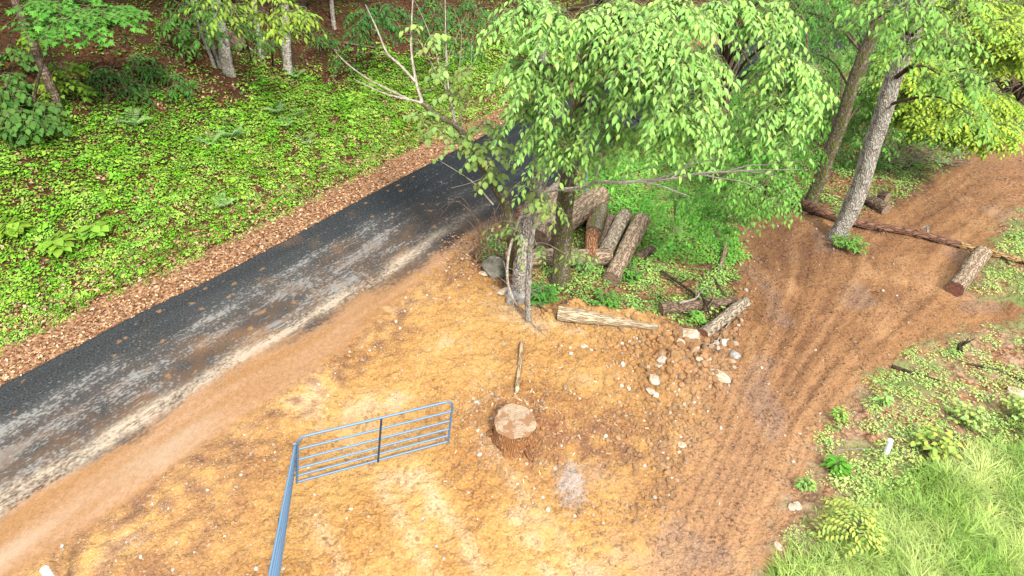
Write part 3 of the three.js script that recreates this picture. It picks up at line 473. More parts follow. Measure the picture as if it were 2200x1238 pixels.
// ───────────────────────── stump, boards, posts ─────────────────────────
{
  const c = G(1106, 938), o = thing('tree_stump', 'low sawn tree stump covered in dirt beside the gate', 'stump', c), r = 0.42, h = 0.46, P = [], U = [], I = [], n = 56, rows = 12;
  for (let j = 0; j <= rows; j++) for (let k = 0; k <= n; k++) { const t = j / rows, a = k / n * 6.2832, fl = 1 + 0.35 * Math.pow(1 - t, 2.0) * (0.7 + 0.5 * pn(Math.cos(a) * 2.2 + 3, Math.sin(a) * 2.2)), q = r * fl * (1 + 0.09 * pn(Math.cos(a) * 1.6 + 4, Math.sin(a) * 1.6) + 0.05 * pn(Math.cos(a) * 4, Math.sin(a) * 4 + t) + 0.09 * pn(Math.cos(a) * 3 + t, Math.sin(a) * 3 + 8) * (1 - 0.5 * t)); P.push(Math.cos(a) * q, -0.1 + t * (h + 0.1) + (j === rows ? 0.05 * pn(Math.cos(a) * 1.7, Math.sin(a) * 1.7) - 0.05 * Math.sin(a) : 0), Math.sin(a) * q); U.push(k / n * 3, t * 0.8); }
  for (let j = 0; j < rows; j++) for (let k = 0; k < n; k++) { const a = j * (n + 1) + k; I.push(a, a + n + 1, a + 1, a + 1, a + n + 1, a + n + 2); }
  const g = new THREE.BufferGeometry(); g.setAttribute('position', new THREE.Float32BufferAttribute(P, 3)); g.setAttribute('uv', new THREE.Float32BufferAttribute(U, 2)); g.setIndex(I); g.computeVertexNormals();
  mesh('bark', g, barkTex(12.3, [0.05, 0.02, 0.009], [0.2, 0.105, 0.05], [0.17, 0.075, 0.027], 0.75, 20, 2), o);
  const TP = [], TU = [], TI = [], R = 9; for (let j = 0; j <= R; j++) for (let k = 0; k <= n; k++) { const a = k / n * 6.2832, t = j / R, b = (rows * (n + 1) + k) * 3, x = P[b] * t * 1.0, z = P[b + 2] * t; TP.push(x, lerp(h + 0.02, P[b + 1] + 0.003, t * t) + 0.022 * pn(x * 7, z * 7) * (1 - t), z); TU.push(0.5 + 0.5 * t * Math.cos(a), 0.5 + 0.5 * t * Math.sin(a)); }
  for (let j = 0; j < R; j++) for (let k = 0; k < n; k++) { const a = j * (n + 1) + k; TI.push(a, a + 1, a + n + 1, a + 1, a + n + 2, a + n + 1); }
  const tg = new THREE.BufferGeometry(); tg.setAttribute('position', new THREE.Float32BufferAttribute(TP, 3)); tg.setAttribute('uv', new THREE.Float32BufferAttribute(TU, 2)); tg.setIndex(TI); tg.computeVertexNormals();
  const top = colourTex(256, 256, (u, v) => { const x = u - 0.5, y = v - 0.5, r2 = Math.hypot(x, y) * 2, w = r2 + 0.05 * pn(u * 4, v * 4); let c2 = mix3([0.15, 0.1, 0.058], [0.25, 0.185, 0.125], clamp(0.5 + 0.3 * Math.sin(w * 55) + pn(u * 9, v * 9) * 0.5, 0, 1)); c2 = mix3(c2, [0.14, 0.066, 0.025], smoothstep(1.5 * fbm(u * 2.6 + 3, v * 3.4, 5) + 0.55 * (v - 0.5) + 0.15 * pn(u * 16, v * 5), -0.1, 0.16) * 0.9); const sw = Math.abs(pn((u * 0.6 + v) * 9, (u - v * 0.6) * 2)); return mix3(c2, [0.1, 0.05, 0.024], (1 - smoothstep(sw, 0.02, 0.07)) * 0.45); });
  mesh('cut_top', tg, new THREE.MeshStandardMaterial({ map: top, bumpMap: crumbBump, bumpScale: 0.01, roughness: 1 }), o);
  const rg = rngOf(5); for (let i = 0; i < 2; i++) { const a = i * 2.6 + 0.3 + rg(), d = V(Math.cos(a), 0, Math.sin(a)), p = c.clone().addScaledVector(d, r * 1.0).add(V(0, 0.12, 0)), q = onG(c.clone().addScaledVector(d, r * (1.4 + 0.3 * rg()))); q.y -= 0.06; part('root', tube([p, p.clone().lerp(q, 0.5).add(V(0, 0.0, 0)), q], [0.1, 0.07, 0.02], { segs: 8, radial: 8, rough: 0.25, seed: i }), bark.red, o); }
}
{
  const A = G(1122, 740), B = G(1110, 846), o = thing('wooden_stake', 'long split wooden stake lying on the dirt above the stump', 'stake', onG(A.clone().lerp(B, 0.5))), d = B.clone().sub(A).normalize();
  A.y += 0.06; B.y += 0.06; part('shaft', tube([A, A.clone().lerp(B, 0.5), B.clone().addScaledVector(d, -0.12)], [0.05, 0.058, 0.052], { segs: 14, radial: 7, rough: 0.18, seed: 4, capA: true }), barkTex(15, [0.07, 0.04, 0.02], [0.26, 0.19, 0.11], [0.11, 0.055, 0.03], 0.3, 6, 1), o);
  part('pale_tip', tube([B.clone().addScaledVector(d, -0.125), B], [0.052, 0.035], { segs: 3, radial: 7, rough: 0.1, capB: true }), new THREE.MeshStandardMaterial({ color: rgb(0.27, 0.22, 0.14), roughness: 0.9 }), o);
}
const white = new THREE.MeshStandardMaterial({ color: rgb(0.5, 0.52, 0.54), roughness: 0.35 });
{
  const a = at(78, 1222, 8.5), b = at(128, 1262, 8.0), o = thing('white_post', 'white round-ended post entering at the bottom edge near the lane', 'post', onG(V(b.x, 0, b.z))), d = b.clone().sub(a).normalize();
  const pts = [a.clone().addScaledVector(d, -0.05), a.clone().addScaledVector(d, -0.04), a.clone().addScaledVector(d, -0.015), a, b, onG(b.clone().addScaledVector(d, 0.8)).add(V(0.5, -0.1, 0.6))];
  const c = onG(V(a.x + 0.1, 0, a.z + 0.12)); c.y -= 0.2;
  void pts; // stands upright on the ground, seen from above
  const T = V(a.x, 1.25, a.z), base = onG(V(a.x, 0, a.z)).add(V(0, -0.1, 0)); const q = upZ(95, 1224, -5.75); T.copy(q); base.set(q.x, hgt(q.x, q.z) - 0.1, q.z);
  o.position.set(base.x, hgt(base.x, base.z), base.z);
  part('shaft', tube([base, T], [0.062, 0.062], { segs: 6, radial: 28, rough: 0 }), white, o);
  const dome = new THREE.SphereGeometry(0.0635, 28, 12, 0, 6.2832, 0, Math.PI / 2); dome.scale(1, 0.45, 1); dome.translate(T.x, T.y, T.z); part('cap', dome, white, o);
  const clip = new THREE.BoxGeometry(0.012, 0.05, 0.03); clip.translate(T.x - 0.068, T.y - 0.05, T.z); mesh('clip', rel(clip, o), gateDark, o.children[0]);
}
{
  const b = G(1905, 976), t = upZ(1914, 946, b.z), o = thing('marker_pipe', 'short white plastic pipe standing in leaves by the grass', 'pipe', b.clone());
  part('pipe', tube([b.clone().add(V(0, -0.1, 0)), t], [0.052, 0.052], { segs: 6, radial: 24, rough: 0 }), white, o); part('cap', disc(t.clone(), t.clone().sub(b).normalize(), 0.05), white, o);
}
{
  const b = G(1259, 420), t = upZ(1263, 285, b.z), o = thing('metal_signpost', 'thin pale blue metal post behind the long bare branch', 'post', b.clone());
  part('post', tube([b, t], [0.035, 0.035], { segs: 4, radial: 10, rough: 0, capB: true }), new THREE.MeshStandardMaterial({ color: rgb(0.15, 0.23, 0.28), roughness: 0.5, metalness: 0.3 }), o);
}
// ───────────────────────── logs ─────────────────────────
const PILE = undefined;
log('log', 'thick log lying level across the middle of the log pile', [1085, 568], [1312, 566], 0.27, 0.25, bark.log, { ha: 0.75, hb: 0.75 });
log('log', 'straight bark log leaning out of the pile, nearest the track', [1312, 612], [1375, 497], 0.235, 0.25, bark.log, { ha: 0.75, hb: 1.6 });
log('log', 'greyish pale log just left of the leaning one', [1298, 560], [1341, 478], 0.22, 0.21, bark.weather, { ha: 1.0, hb: 1.3 });
log('log', 'short upright orange barkless log in the pile', [1268, 575], [1272, 490], 0.19, 0.19, bark.red, { ha: 1.2, hb: 1.5 });
log('log', 'big furrowed log slanting up at the back of the pile', [1178, 528], [1287, 446], 0.37, 0.34, bark.log, { ha: 1.1, hb: 1.3 });
log('log', 'broad brown log behind the mossy trunk, left in the pile', [1150, 545], [1200, 440], 0.37, 0.35, bark.log, { ha: 1.2, hb: 1.3 });
log('log', 'mossy log end poking out at the top of the pile', [1273, 520], [1289, 468], 0.24, 0.235, bark.moss, { ha: 1.2, hb: 1.35 });
log('log', 'dark reddish log wedged between the orange log and the pale log', [1290, 545], [1312, 480], 0.16, 0.16, bark.brown, { ha: 0.8, hb: 1.1 });
log('log', 'brown log end showing behind the slim trunk at the pile', [1160, 470], [1225, 425], 0.26, 0.25, bark.weather, { ha: 2.2, hb: 2.3 });
log('log', 'short rotten log lying right of the big leaning one', [1372, 560], [1400, 545], 0.17, 0.16, bark.dark, { ha: 0.6, hb: 0.6 });
{ // half buried log
  const o = log('half_buried_log', 'pale split log half buried in dirt at the clearing edge', [1198, 682], [1412, 706], 0.19, 0.09, bark.pale, { ha: 0.7, hb: 0.4, ends: 'pale' });
}
log('log', 'dark bark log with red sawn end beside the dirt track', [1508, 728], [1600, 658], 0.15, 0.15, bark.weather, { ha: 0.95, hb: 0.95, ends: 'red' });
log('log', 'weathered grey log lying behind the bark log by the track', [1418, 672], [1580, 655], 0.17, 0.14, bark.brown, { ha: 0.6, hb: 0.6 });
log('log', 'short thick log with a split end below the fallen trunk', [2046, 633], [2104, 556], 0.22, 0.24, bark.log, { ha: 0.8, hb: 0.8, ends: 'red' });
log('log', 'short dark log piece right of the big leaning trunk', [1862, 437], [1902, 460], 0.2, 0.21, bark.brown, { ha: 0.7, hb: 0.7 });
log('log', 'small dark wood block resting behind the short log piece', [1884, 436], [1900, 442], 0.19, 0.19, bark.dark, { ha: 1.5, hb: 1.5 });
{ // fallen trunk across the track
  const pix = [[1700, 437], [1760, 462], [1850, 488], [1960, 506], [2060, 532], [2140, 552], [2230, 575]], rr = [0.16, 0.155, 0.14, 0.12, 0.105, 0.095, 0.08], pts = pix.map(([x, y], i) => { const g = G(x, y); g.y += rr[i] * 0.8; return g; });
  const o = thing('fallen_tree', 'long fallen tree trunk lying across the track', 'fallen tree', onG(pts[2].clone())); part('trunk', tube(pts.slice(0, 5), rr.slice(0, 5), { segs: 46, radial: 16, rough: 0.2, seed: 3 }), bark.oldred, o);
  const tl = tag(part('split_end', tube(pts.slice(4), rr.slice(4), { segs: 26, radial: 12, rough: 0.35, seed: 8 }), barkTex(21, [0.03, 0.014, 0.006], [0.25, 0.16, 0.07], [0.12, 0.06, 0.025], 0.3, 10, 2), o), 'yellow split end of the fallen trunk'); void tl;
  const rg = rngOf(31), cv = new THREE.CatmullRomCurve3(pts); for (let i = 0; i < 13; i++) { const t = 0.35 + 0.6 * rg(), p = cv.getPoint(t), d = V(-0.2 + 0.3 * rg(), -0.1, 1).normalize(), L = 0.2 + 0.3 * rg(), q = onG(p.clone().addScaledVector(d, L)); q.y += 0.03; part('branch_stub', tube([p, p.clone().lerp(q, 0.5).add(V(0, 0.04, 0)), q], [0.024, 0.014, 0.008], { segs: 5, radial: 6, rough: 0.2, seed: i }), bark.dark, o); }
  const k = G(1985, 505).add(V(0, 0.3, 0)); part('branch_stub', tube([cv.getPoint(0.55), k, k.clone().add(V(-0.35, 0.05, 0.25))], [0.05, 0.035, 0.02], { segs: 8, radial: 7, rough: 0.2 }), bark.grey, o);
}
// ───────────────────────── stones ─────────────────────────
const stoneTex = (s, a, b) => new THREE.MeshStandardMaterial({ map: colourTex(128, 128, (u, v) => mix3(a, b, clamp(0.5 + 0.8 * pn(u * 5 + s, v * 5) + 0.35 * pn(u * 19, v * 19 + s), 0, 1))), bumpMap: crumbBump, bumpScale: 0.006, roughness: 0.95 });
const stoneM = { white: stoneTex(1, [0.31, 0.27, 0.22], [0.2, 0.12, 0.06]), grey: stoneTex(4, [0.1, 0.095, 0.085], [0.2, 0.19, 0.175]), tan: stoneTex(7, [0.22, 0.155, 0.09], [0.15, 0.075, 0.033]), moss: stoneTex(9, [0.045, 0.043, 0.027], [0.14, 0.13, 0.1]) };
function stoneGeo(seed, sx, sy, sz) { const g = new THREE.IcosahedronGeometry(1, 3), p = g.attributes.position, n = V(), rg = rngOf(seed * 13 + 1), cuts = [...Array(7)].map(() => [V(rg() - 0.5, rg() - 0.5, rg() - 0.5).normalize(), 0.62 + 0.25 * rg()]);
  for (let i = 0; i < p.count; i++) { n.fromBufferAttribute(p, i); const k = 1 + 0.14 * pn(n.x * 1.7 + seed, n.y * 1.7 + n.z * 2.1) + 0.05 * pn(n.x * 5 + seed, n.z * 5 + n.y * 4); n.multiplyScalar(k); for (const [c, d] of cuts) { const q = n.dot(c) - d; if (q > 0) n.addScaledVector(c, -q * 0.9); } p.setXYZ(i, n.x * sx, n.y * sy, n.z * sz); } g.computeVertexNormals(); return g; }
function stone(label, px, py, wpx, hpx, mat, turn = 0, sink = 0.35, flat = 0.6) { const c = G(px, py + hpx * 0.3), d = project(c)[2], sx = wpx / 2 * d / FOC, sz = Math.max(sx * 0.55, hpx / 2 * d / FOC * 1.15), sy = Math.min(sx, sz) * flat, o = mesh('stone', stoneGeo(px + py, sx, sy, sz), mat, null); o.position.set(c.x, c.y + sy * (1 - sink * 2) * 0.6, c.z); o.rotation.y = turn; return tag(o, label, 'stone'); }
stone('big white stone against the red end of the bark log', 1483, 712, 52, 42, stoneM.white, 0.5);
stone('long white stone at the edge of the brown track', 1546, 803, 52, 22, stoneM.white, -0.8);
stone('round grey stone on the left side of the track', 1579, 758, 24, 22, stoneM.grey);
stone('small grey stone left of the round grey one', 1556, 746, 12, 11, stoneM.grey);
stone('flat tan stone just below the round grey one', 1567, 772, 30, 15, stoneM.tan);
stone('upright white stone left of the big white stone', 1457, 730, 12, 24, stoneM.white, 0.2, 0.2);
stone('angular tan stone under the big white stone', 1492, 752, 24, 18, stoneM.tan, 0.4);
stone('angular pale stone below the bark log', 1505, 767, 16, 18, stoneM.white, 0.9);
stone('tan stone with dirt on top, right of the stump', 1408, 808, 32, 30, stoneM.white, 0.3);
stone('pale flake of stone below the tan dirt-topped stone', 1398, 838, 26, 12, stoneM.white, -0.6);
stone('pale chip far right of the stump near the track', 1465, 953, 22, 20, stoneM.white, 0.2);
stone('flat tan stone low on the dirt, right of the ash patch', 1430, 1000, 30, 12, stoneM.tan, -0.4);
stone('pale stone in the dirt above the stake', 1255, 742, 16, 12, stoneM.white);
stone('white scrap of stone on the lower right track', 1702, 1085, 24, 16, stoneM.white, 0.3);
stone('white stone at the leafy bottom edge of the grass', 1672, 1168, 16, 20, stoneM.white, 0.3);
stone('white stone at the grass edge above the yellow shrub', 1712, 1083, 24, 18, stoneM.white, 0.7);
stone('pale stone near the foot of the fallen trunk', 1728, 452, 14, 14, stoneM.tan);
stone('pink-grey stone among leaves at the right edge', 2184, 836, 34, 32, stoneM.white, 0.7);
stone('large mossy grey boulder left of the log pile', 1062, 572, 56, 50, stoneM.moss, 0.2, 0.2, 1.0);
stone('pale rough boulder at the foot of the twin trunks', 1108, 632, 60, 46, stoneM.grey, 0.6, 0.2, 0.9);
stone('small pale stone beside the orange clearing edge', 1082, 622, 34, 18, stoneM.white, 0.6);
stone('chalky pale stone left of the slim trunk foot', 1040, 585, 26, 14, stoneM.white, 0.3);
stone('tan stone right of the slim trunk foot', 1170, 700, 30, 12, stoneM.tan, 0.2);

// ───────────────────────── trees ─────────────────────────
const LIME = [0.23, 0.43, 0.1];
// twin-trunk tree in the middle
{
  const A = stemPts([1112, 640], [[1120, 560, 0], [1135, 470, 0], [1155, 400, 0.1], [1160, 330, 0.2], [1161, 200, 0.3], [1165, 60, 0.5], [1172, -60, 0.6]]), o = thing('leafy_tree', 'pale-barked tree with big lime leaves over the boulders', 'tree', A[0].clone()); 
  trunkOf(o, A, [0.21, 0.185, 0.175, 0.165, 0.155, 0.14, 0.12, 0.09], bark.grey, 2);
  crown(o, A, [cl(1090, 50, 12.2, 45, 8), cl(1130, 25, 12, 80, 16), cl(1190, 60, 11.4, 85, 24), cl(1105, 145, 12.6, 40, 9), cl(1150, 170, 12, 80, 20), cl(1225, 170, 12, 80, 18), cl(1135, 240, 13, 50, 11), cl(1180, 280, 12.8, 75, 16), cl(1225, 325, 13.2, 50, 10), cl(1160, 320, 13.6, 40, 7), cl(1290, 60, 11, 80, 16)], { leaf: LG.ovate, len: 0.15, col: LIME, tight: 0.72, twigLen: 0.75, per: 14, seed: 3, dens: 2.0, parts: 280, limbR: 0.06, hang: 0.32, droop: 0.6 });
}
{
  const A = stemPts([1204, 606], [[1209, 520, 0], [1214, 440, 0], [1226, 340, 0.1], [1244, 220, 0.2], [1262, 80, 0.3], [1275, -60, 0.5]]), o = thing('leafy_tree', 'moss-covered trunk growing right in front of the log pile', 'tree', A[0].clone());
  trunkOf(o, A, [0.3, 0.23, 0.21, 0.2, 0.18, 0.15, 0.11], bark.moss, 5);
  crown(o, A, [cl(1330, 40, 11, 80, 18), cl(1400, 90, 10.6, 95, 26), cl(1310, 150, 11.4, 85, 22), cl(1450, 30, 10.6, 85, 18), cl(1390, 210, 11.4, 95, 24), cl(1290, 255, 12.4, 80, 16), cl(1320, 300, 13, 60, 12), cl(1410, 285, 12, 65, 15), cl(1470, 150, 10.6, 80, 20), cl(1270, 340, 14, 40, 5), cl(1470, 250, 11.4, 75, 16)], { leaf: LG.ovate, len: 0.15, col: LIME, tight: 0.72, twigLen: 0.75, per: 14, seed: 4, dens: 2.0, parts: 280, limbR: 0.06, hang: 0.32, droop: 0.6 });
  // the long bare branch
  const q = [[1212, 408], [1240, 405], [1266, 398], [1282, 391], [1330, 393], [1385, 388], [1440, 385], [1500, 373], [1560, 370], [1625, 366], [1722, 365]].map(([x, y], i) => at(x, y, 15.6 - (x - 1212) / 510 * 4.8 - 1.2 * Math.min(1, (x - 1212) / 90))); part('branch', tube(q, [0.055, 0.045, 0.042, 0.038, 0.034, 0.03, 0.026, 0.022, 0.017, 0.012, 0.007], { segs: 60, radial: 9, rough: 0.15, seed: 2 }), whiteBranchMat, o);
  for (const [pp, r] of [[[[1280, 391], [1284, 360], [1312, 342], [1330, 330]], 0.035], [[[1375, 389], [1420, 400], [1470, 418], [1482, 422]], 0.026], [[[1400, 388], [1450, 372], [1500, 350], [1560, 338]], 0.024], [[[1500, 373], [1540, 382], [1600, 392], [1640, 410]], 0.018], [[[1440, 385], [1470, 360], [1500, 330], [1515, 300]], 0.018], [[[1560, 370], [1610, 356], [1660, 352], [1700, 330]], 0.014], [[[1330, 393], [1350, 375], [1390, 362], [1440, 352]], 0.02], [[[1600, 368], [1650, 375], [1700, 384]], 0.012], [[[1212, 408], [1180, 412], [1160, 420]], 0.03]]) part('twig', tube(pp.map(([x, y], i) => at(x, y, 15.6 - (x - 1212) / 510 * 4.8 - 1.2 * Math.min(1, (x - 1212) / 90))), [r, r * 0.6, r * 0.25], { segs: 14, radial: 6, rough: 0.15, seed: pp[0][0] }), whiteBranchMat, o);
}
{ // slim trunk in front
  const A = stemPts([1135, 690], [[1134, 640, 0], [1138, 560, 0], [1145, 480, 0], [1158, 420, 0], [1180, 370, -0.1], [1200, 330, -0.2]]), o = thing('young_tree', 'slim lichen-grey trunk at the edge of the orange dirt', 'tree', A[0].clone());
  trunkOf(o, A, [0.09, 0.076, 0.072, 0.07, 0.066, 0.05, 0.04], bark.grey, 9);
  crown(o, A, [cl(1215, 320, 12.4, 40, 5), cl(1190, 140, 11.5, 30, 2), cl(1140, 410, 13.6, 40, 3), cl(1180, 455, 13.8, 30, 3), cl(1105, 500, 14, 34, 3), cl(1160, 545, 14, 26, 2), cl(1240, 560, 14.2, 30, 3)], { leaf: LG.ovate, len: 0.15, col: [0.15, 0.26, 0.06], twigLen: 0.6, per: 8, seed: 8, parts: 60, limbR: 0.02, limbMat: paleTwigMat });
}
{ // dead-topped sapling leaning left
  const D0 = 15.2, L = (pp, r, dz = 0) => [pp.map(([x, y], i) => at(x, y, D0 + dz * i)), r];
  const B = G(1108, 585), o = thing('bare_sapling', 'mostly bare pale sapling leaning left over the lane', 'tree', B.clone());
  const tr = [B, at(1098, 500, 16), at(1088, 442, 15.6), at(1062, 400, 15.4), at(1027, 341, 15.3), at(983, 273, 15.2), at(946, 252, 15.2), at(908, 222, 15.2)];
  part('trunk', tube(tr, [0.13, 0.12, 0.1, 0.09, 0.075, 0.065, 0.06, 0.055], { segs: 50, radial: 10, rough: 0.15, seed: 3 }), bark.moss, o);
  for (const [pp, r] of [[[[908, 222], [894, 177], [884, 110], [884, 60], [887, 0], [890, -40]], 0.05], [[[894, 177], [860, 140], [833, 116], [812, 68], [797, 35], [785, 10]], 0.045], [[[908, 222], [870, 212], [836, 204], [802, 191], [760, 170]], 0.045], [[[880, 214], [830, 190], [782, 164], [734, 126], [717, 106]], 0.035], [[[833, 116], [815, 118], [808, 124]], 0.015], [[[980, 270], [966, 205], [959, 119], [957, 40], [956, -20]], 0.04], [[[970, 225], [950, 170], [935, 150], [905, 95], [885, 66]], 0.03], [[[950, 165], [938, 120], [918, 61], [900, 20], [890, 0]], 0.022], [[[983, 273], [950, 258], [912, 226]], 0.03], [[[966, 205], [985, 150], [990, 60], [975, 20]], 0.015], [[[980, 270], [1000, 220], [1012, 150], [1013, 82]], 0.016], [[[960, 130], [985, 70], [1003, 25]], 0.012], [[[1000, 320], [990, 250], [982, 190]], 0.014], [[[1027, 341], [1050, 300], [1100, 240], [1108, 195]], 0.03], [[[1108, 250], [1112, 215], [1103, 193]], 0.02], [[[1040, 365], [1075, 330], [1090, 300]], 0.02], [[[1060, 440], [1020, 395], [985, 370], [938, 342]], 0.024], [[[1045, 380], [1005, 395], [968, 404]], 0.013], [[[802, 191], [790, 172], [783, 160]], 0.012], [[[717, 106], [728, 108], [725, 98]], 0.01], [[[893, 190], [925, 192], [936, 188]], 0.01], [[[1012, 230], [960, 180], [1000, 150]], 0.008], [[[936, 130], [1040, 95]], 0.008], [[[990, 210], [1040, 215], [1060, 190]], 0.01], [[[812, 68], [800, 62], [797, 52]], 0.012]]) { const [p, q] = L(pp, r); part('branch', tube(p, [q * 0.8, q * 0.58, q * 0.4, q * 0.22], { segs: 24, radial: 7, rough: 0.16, seed: pp[0][0] * 0.7 + pp[1][1] }), r > 0.03 ? paleTwigMat : r > 0.016 ? paleTwigMat : twigMat, o); }
  crown(o, tr, [cl(905, 255, 15, 35, 4), cl(950, 285, 15, 35, 5), cl(1000, 315, 15, 40, 6), cl(1050, 330, 14.6, 45, 8), cl(1030, 270, 14.8, 35, 6), cl(940, 80, 15, 22, 3), cl(955, 150, 15, 18, 3), cl(965, 200, 15, 16, 2), cl(1060, 380, 15, 26, 4), cl(890, 60, 15, 14, 2), cl(1150, 425, 15, 25, 3), cl(1000, 150, 15, 14, 2)], { leaf: LG.round, len: 0.17, col: [0.2, 0.3, 0.08], twigLen: 0.5, per: 7, seed: 12, parts: 120, limbs: false, hang: 0.5 });
}
{ // pale hanging stem
  const q = [[1130, 440], [1112, 482], [1097, 528], [1090, 575], [1092, 612], [1104, 645], [1125, 672], [1145, 700], [1175, 727]].map(([x, y], i) => { const p = at(x, y, 16.3 - i * 0.15); if (i > 5) { const g = G(x, y); g.y += 0.06; return g; } return p; }), o = thing('hanging_stem', 'curved pale bare stem hanging down to the orange dirt', 'branch', onG(q[8].clone())); part('stem', tube(q, [0.03, 0.034, 0.034, 0.032, 0.03, 0.026, 0.02, 0.015, 0.008], { segs: 44, radial: 8, rough: 0.12 }), paleTwigMat, o);
  const rg = rngOf(9); for (let i = 0; i < 12; i++) { const b = q[3 + Math.floor(rg() * 4)], d = V(rg() - 0.35, rg() * 0.7 - 0.25, 0.3 * (rg() - 0.5)).normalize(), Ln = 0.3 + 0.7 * rg(); part('twig', tube([b, b.clone().addScaledVector(d, Ln * 0.5), b.clone().addScaledVector(d, Ln).add(V(0, -0.1 * rg(), 0))], [0.01, 0.004], { segs: 5, radial: 5, rough: 0 }), paleTwigMat, o); }
}
{ // tangle of thin red twigs by the lane
  const c = G(1075, 560), o = thing('bramble', 'tangle of thin reddish bare stems beside the lane', 'bramble', c.clone(), null), rg = rngOf(19);
  for (let i = 0; i < 54; i++) { const b = onG(V(c.x + (rg() - 0.5) * 1.3, 0, c.z - 0.4 + (rg() - 0.5) * 1.8)), a = rg() * 6.28, H = 0.5 + 1.5 * rg() * rg(), w = 0.3 + 0.8 * rg(), d = V(Math.cos(a) * w - 0.25, 0, Math.sin(a) * w); part('stem', tube([b, b.clone().addScaledVector(d, 0.35).add(V(0, H * 0.7, 0)), b.clone().addScaledVector(d, 0.75).add(V(0, H, 0)), b.clone().addScaledVector(d, 1.15).add(V(0, H * (0.6 + 0.4 * rg()), 0))], [0.011, 0.009, 0.004], { segs: 8, radial: 5, rough: 0 }), i % 3 ? redTwigMat : paleTwigMat, o); }
}
{ // tree behind, its crown fills the right of the middle
  const A = stemPts([1538, 390], [[1545, 300, 0], [1552, 210, 0], [1562, 130, 0.2], [1575, 20, 0.5], [1582, -70, 1]]), o = thing('leafy_tree', 'dark-trunked tree behind with drooping lime leaves towards the track', 'tree', A[0].clone());
  trunkOf(o, A, [0.32, 0.26, 0.25, 0.23, 0.18, 0.12], bark.brown, 11);
  crown(o, A, [cl(1530, 30, 11.4, 60, 14), cl(1600, 15, 11.6, 70, 14), cl(1665, 40, 11.6, 65, 14), cl(1520, 130, 11.4, 50, 11), cl(1690, 140, 11.8, 55, 18), cl(1715, 195, 12, 50, 16), cl(1675, 235, 12, 50, 18), cl(1510, 215, 11.8, 60, 16), cl(1535, 260, 12.2, 42, 8), cl(1640, 270, 12.4, 34, 7), cl(1500, 300, 12.6, 48, 11), cl(1680, 285, 12.3, 34, 8), cl(1655, 200, 12.2, 36, 7), cl(1740, 160, 12, 26, 5)], { leaf: LG.ovate, len: 0.15, col: LIME, tight: 0.72, twigLen: 0.7, per: 14, dens: 2.0, seed: 6, parts: 290, limbR: 0.06, hang: 0.32, droop: 0.6 });
}
{ // big leaning-looking trunk by the track
  const A = stemPts([1797, 512], [[1828, 450, 0], [1853, 385, 0], [1878, 300, 0], [1893, 260, 0], [1912, 190, 0], [1950, 90, 0], [1988, 0, 0]]), P2 = extend(A, 3.5), o = thing('tall_tree', 'tall thick grey trunk standing at the bend of the track', 'tree', A[0].clone());
  trunkOf(o, P2, [0.31, 0.255, 0.245, 0.24, 0.235, 0.225, 0.21, 0.19, 0.15, 0.09], bark.grey, 21);
  crown(o, P2, [cl(1985, 60, 15, 70, 16), cl(2040, 110, 14.6, 60, 14), cl(1940, 20, 14.6, 70, 14), cl(1880, 40, 15, 60, 10), cl(2070, 190, 15, 50, 12), cl(2060, 30, 15, 60, 10), cl(1930, 110, 14.8, 36, 5), cl(2090, 250, 15.4, 36, 5), cl(1990, 170, 15.2, 40, 5)], { leaf: LG.ovate, len: 0.17, col: [0.16, 0.32, 0.06], twigLen: 0.7, per: 10, dens: 2, seed: 15, parts: 160, limbR: 0.05 });
  // crown above the picture
  crown(o, P2, [[P2[8].clone().add(V(0.5, 1.5, -1)), 2.4, 1.5, 60], [P2[9].clone().add(V(-1.5, 1, -2)), 2.4, 1.4, 60]], { leaf: LG.round, len: 0.26, col: [0.1, 0.2, 0.05], twigLen: 0.9, per: 9, seed: 16, limbR: 0.06 });
}
{
  const A = stemPts([1738, 438], [[1762, 385, 0], [1786, 320, 0], [1806, 270, 0], [1826, 200, 0], [1850, 130, 0], [1884, 50, 0], [1900, 0, 0]]), P2 = extend(A, 3), o = thing('tall_tree', 'thinner mottled trunk left of the tall grey one', 'tree', A[0].clone());
  trunkOf(o, P2, [0.24, 0.2, 0.195, 0.185, 0.18, 0.17, 0.15, 0.13, 0.1, 0.06], bark.moss, 25);
  crown(o, P2, [cl(1830, 50, 20, 60, 10), cl(1760, 40, 20, 60, 12), cl(1780, 120, 22.5, 60, 14), cl(1870, 120, 23, 60, 14), cl(1740, 110, 21, 50, 9), cl(1700, 20, 20, 60, 10), cl(1860, 220, 23.5, 45, 9), cl(1770, 200, 23.5, 55, 11), cl(1900, 60, 22.5, 50, 10), cl(1850, 300, 23.5, 40, 7)], { leaf: LG.ovate, len: 0.17, col: [0.08, 0.2, 0.035], twigLen: 0.8, per: 11, dens: 2.2, seed: 18, parts: 0, limbR: 0.05 });
}
